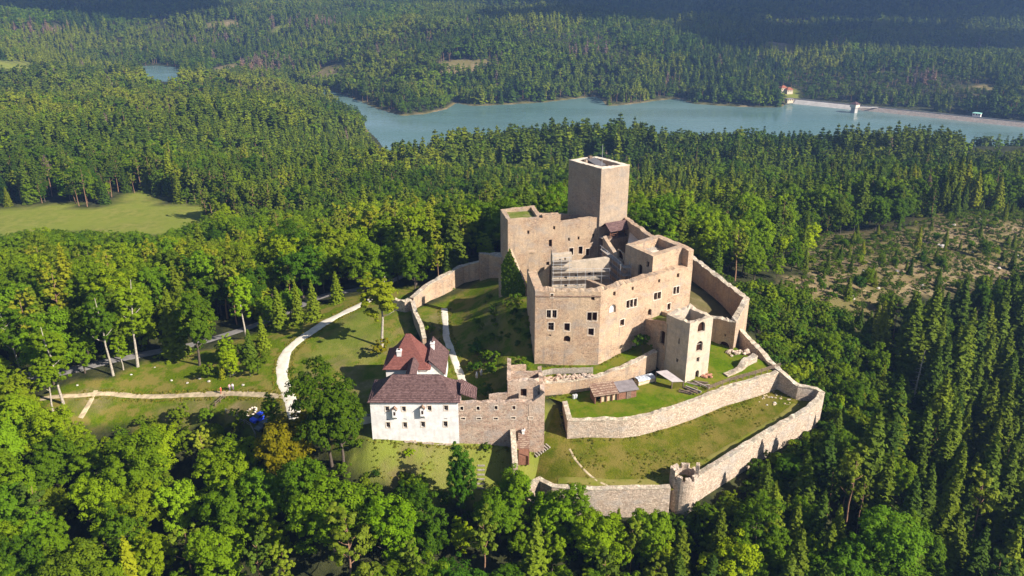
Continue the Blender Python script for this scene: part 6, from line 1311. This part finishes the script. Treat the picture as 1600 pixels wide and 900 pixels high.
L_dead = leafmat("dead spruce twigs", (0.10, 0.065, 0.05), (0.19, 0.12, 0.085), 0, .3)
dead_p = [joined(trunk_mesh("t", H, .25, B_pale, 0, 0, n=5), spruce_crown("c", L_dead, H, 2.8, 3.0, 10, 6, 4, 1.1), "dead_conifer") for H in (15, 17)]
n = brown.sum(); mass("dead_forest", "stands of reddish dead conifers on the far hills", np.stack([fx_[brown], fy_[brown], fz_[brown] - .2, rng.uniform(.8, 1.25, n), rng.rand(n) * 6.28, rng.randint(0, 2, n)], 1), dead_p)
for j, (s, nm, lab) in enumerate((("broadleaf_tree", "far_broadleaf_forest", "distant leafy woods around the lake"), ("spruce_tree", "far_spruce_forest", "distant dark spruce woods covering the hills"), ("pine_tree", "far_pine_forest", "distant pine woods covering the hills"))):
    m_ = (ki == j) & ~brown; n = m_.sum(); grow = 1 + .25 * sstep(1900, 3000, fy_[m_]); mass(nm, lab, np.stack([fx_[m_], fy_[m_], fz_[m_] - .2, stand[m_] * rng.uniform(.65, 1.25, n) * grow, rng.rand(n) * 6.28, rng.randint(0, len(FARP[s]), n)], 1), FARP[s])
# ---- dead grey spruce
p = ray_ground(1424, 640); dt = thing("dead_spruce", "bare grey dead tree with spiky twigs among the right slope's spruces", "dead tree", p)
b = MB(); b.tube([(p.x, p.y, p.z - 1), (p.x, p.y, p.z + 8), (p.x + .2, p.y, p.z + 16)], [.25, .18, .04], 7); b.build("trunk", B_pale, dt)
for i in range(26):
    a = i * 2.4; z = p.z + 4 + i * .42; L_ = 2.2 * (1 - i / 32); b = MB(); b.tube([(p.x, p.y, z), (p.x + math.cos(a) * L_ * .6, p.y + math.sin(a) * L_ * .6, z - .05), (p.x + math.cos(a) * L_, p.y + math.sin(a) * L_, z - .35)], [.05, .035, .015], 4); b.build("branch", B_pale, dt)
# ---- ivy on the gable wall, grass tufts
iv0, dd, ll, prof, ig = IVY; L = LV(); n = 3000; uu_ = ll * (.12 + .88 * rng.rand(n)); zz_ = 6 + rng.rand(n) * 18; topz = np.interp(uu_, [0, ll * .2, ll * .42, ll * .72, ll], [17.0, 20.2, 23.4, 19, 15.0]); k_ = zz_ < topz + .3; uu_, zz_ = uu_[k_], zz_[k_]
bx_, by_ = dd.y, -dd.x; off_ = .05 + .35 * rng.rand(len(uu_)); L.add(np.stack([iv0[0] + dd.x * uu_ + bx_ * off_, iv0[1] + dd.y * uu_ + by_ * off_, zz_], 1) - np.array(ig.location), np.stack([np.full(len(uu_), bx_), np.full(len(uu_), by_), np.full(len(uu_), .35)], 1) + .35 * rng.normal(size=(len(uu_), 3)), .5)
m_ = L.mesh("ivy", L_bush); o = bpy.data.objects.new("ivy", m_); COL.objects.link(o); o.parent = ig
def tuft(h):
    L = LV(); n = 16; a = rng.rand(n) * 6.28; r = rng.rand(n) * .3; L.add(np.stack([np.cos(a) * r, np.sin(a) * r, np.full(n, h * .4)], 1), np.stack([np.cos(a), np.sin(a), np.full(n, .5)], 1) + .4 * rng.normal(size=(n, 3)), h * .9, 1.2); return L.mesh("tuft", L_grass)
tufts = [tuft(.26), tuft(.36), tuft(.2)]
tx, ty = scatter(-40, 66, 118, 160, .75); lw_ = np.array(lower); inl = sdist(tx, ty, lw_) < -.8; ins = inside(tx, ty, SLOPE) & ~inl & (sdist(tx, ty, np.array([(hx0, hy0), (rx1, hy0), (rx1, 152), (-26, 158)])) > .5)
dn_ = fnoise(tx / 4 + 3, ty / 4 + 8, 3); kk = (inl & (dn_ > .60)) | (ins & (dn_ > .46) & (rng.rand(len(tx)) < .6)); tx, ty, inl = tx[kk], ty[kk], inl[kk]; tz = np.where(inl, lower_z(tx, ty), ground(tx, ty))
ex, ey, ez = [], [], []
def verge(P, zf, lo, hi, per=3.2):
    """weeds along the foot of a wall or the edge of a path (right hand side of the line)"""
    for a, c in zip(P, P[1:]):
        a, c = Vector(a[:2]), Vector(c[:2]); d = c - a; m = max(1, int(d.length * per)); nn = Vector((d.y, -d.x)).normalized() if d.length > 0 else d
        for _ in range(m):
            q = a + d * rng.rand() + nn * rng.uniform(lo, hi); ex.append(q.x); ey.append(q.y); ez.append(float(zf(np.array([q.x]), np.array([q.y]))[0]))
verge(TW, lower_z, .15, .9); verge(RW, terr_z, .15, .8); verge([A, Bp, fac(13)], upper_z, .1, .8); verge([(x, y) for x, y in reversed(OW)], lower_z, .3 + .9, 1.9); verge([(x, y) for x, y in reversed(OW2[:9])], lower_z, 1.4, 2.2)
verge([(hx0, hy0), (hx1, hy0), (rx1, hy0)], ground, .1, .9, 5); verge([TW[0], (TW[0][0], TW[0][1] + 2)], terr_z, .1, .6)
for L_, w_ in (([(462, 655), (452, 620), (441, 590), (446, 555), (470, 530), (512, 503), (552, 482), (585, 466)], 1.9), ([(455, 622), (400, 617), (345, 617), (250, 620), (170, 617), (120, 620)], 1.0), ([(694, 482), (696, 505), (698, 530), (708, 558), (719, 585)], 1.2)):
    Q_ = [tuple(ray_ground(*p_))[:2] for p_ in L_]; verge(Q_, ground, w_ - .35, w_ + .5, 5); verge(Q_[::-1], ground, w_ - .35, w_ + .5, 5)
kv = sdist(np.array(ex), np.array(ey), np.array([(-100, 0), (100, 0), (100, 300), (-300, 300)])) < 0
tx = np.concatenate([tx, np.array(ex)[kv]]); ty = np.concatenate([ty, np.array(ey)[kv]]); tz = np.concatenate([tz, np.array(ez)[kv]])
n = len(tx); mass("grass", "rough tufts of grass on the slopes inside the walls", np.stack([tx, ty, tz - .05, rng.uniform(.35, 1.0, n), rng.rand(n) * 6.28, rng.randint(0, 3, n)], 1), tufts)
# ------------------------------------------------------------------ clouds that shade the far hills, and the haze in the valley
k = NT("cloud white"); k.col((0.85, 0.86, 0.88)); k.b.inputs["Roughness"].default_value = 1.0
def cloud(label, px, py, z, size, seed, alt=1150):
    s = at(px, py, z); t = (alt - z) / sdir.z; c = Vector((s.x, s.y, z)) + sdir * t; rs = random.Random(seed); bm = bmesh.new()
    for i in range(34):
        bm2 = bmesh.new(); bmesh.ops.create_icosphere(bm2, subdivisions=3, radius=1); r = rs.uniform(.12, .30); ox_, oy_ = rs.gauss(0, .42), rs.gauss(0, .42)
        for v_ in bm2.verts:
            f = 1 + .3 * noise.noise(v_.co * 1.8 + Vector((seed + i, 0, 0))) + .15 * noise.noise(v_.co * 4 + Vector((0, seed + i, 0))); zz = v_.co.z * f; v_.co = Vector(((v_.co.x * f * r + ox_) * size[0], (v_.co.y * f * r + oy_) * size[1], (zz if zz > 0 else zz * .25) * r * .45 * min(size)))
        m2 = bpy.data.meshes.new("t"); bm2.to_mesh(m2); bm2.free(); bm.from_mesh(m2); bpy.data.meshes.remove(m2)
    m_ = bpy.data.meshes.new("cloud"); bm.to_mesh(m_); bm.free(); m_.materials.append(MATS["cloud white"]); m_.shade_smooth(); o = bpy.data.objects.new("cloud", m_); COL.objects.link(o); o.location = c
    return tag(o, label, "cloud", "fair weather clouds above the hills")
cloud("white cumulus cloud whose shadow darkens the far hills at upper right", 1250, 22, -20, (950, 520), 3)
cloud("white cumulus cloud whose shadow darkens the wooded rise at far left", 100, 122, -50, (240, 85), 9, 900)
cloud("white cumulus cloud whose shadow lies on the hills at the top left", 250, 8, -20, (420, 120), 21)
k = NT("haze air"); k.t.nodes.remove(k.b); pv = k.n("VolumePrincipled"); pv.inputs["Color"].default_value = (0.32, 0.52, 1.0, 1); pv.inputs["Density"].default_value = 0.00013; pv.inputs["Anisotropy"].default_value = 0.2; k.l(pv.outputs[0], k.out.inputs["Volume"])
b = MB(); b.box((0, 2900, -90), (9400, 6600, 190)); hz = b.build("haze", k.m); tag(hz, "thin blue haze lying over the whole valley", None, None, "stuff")
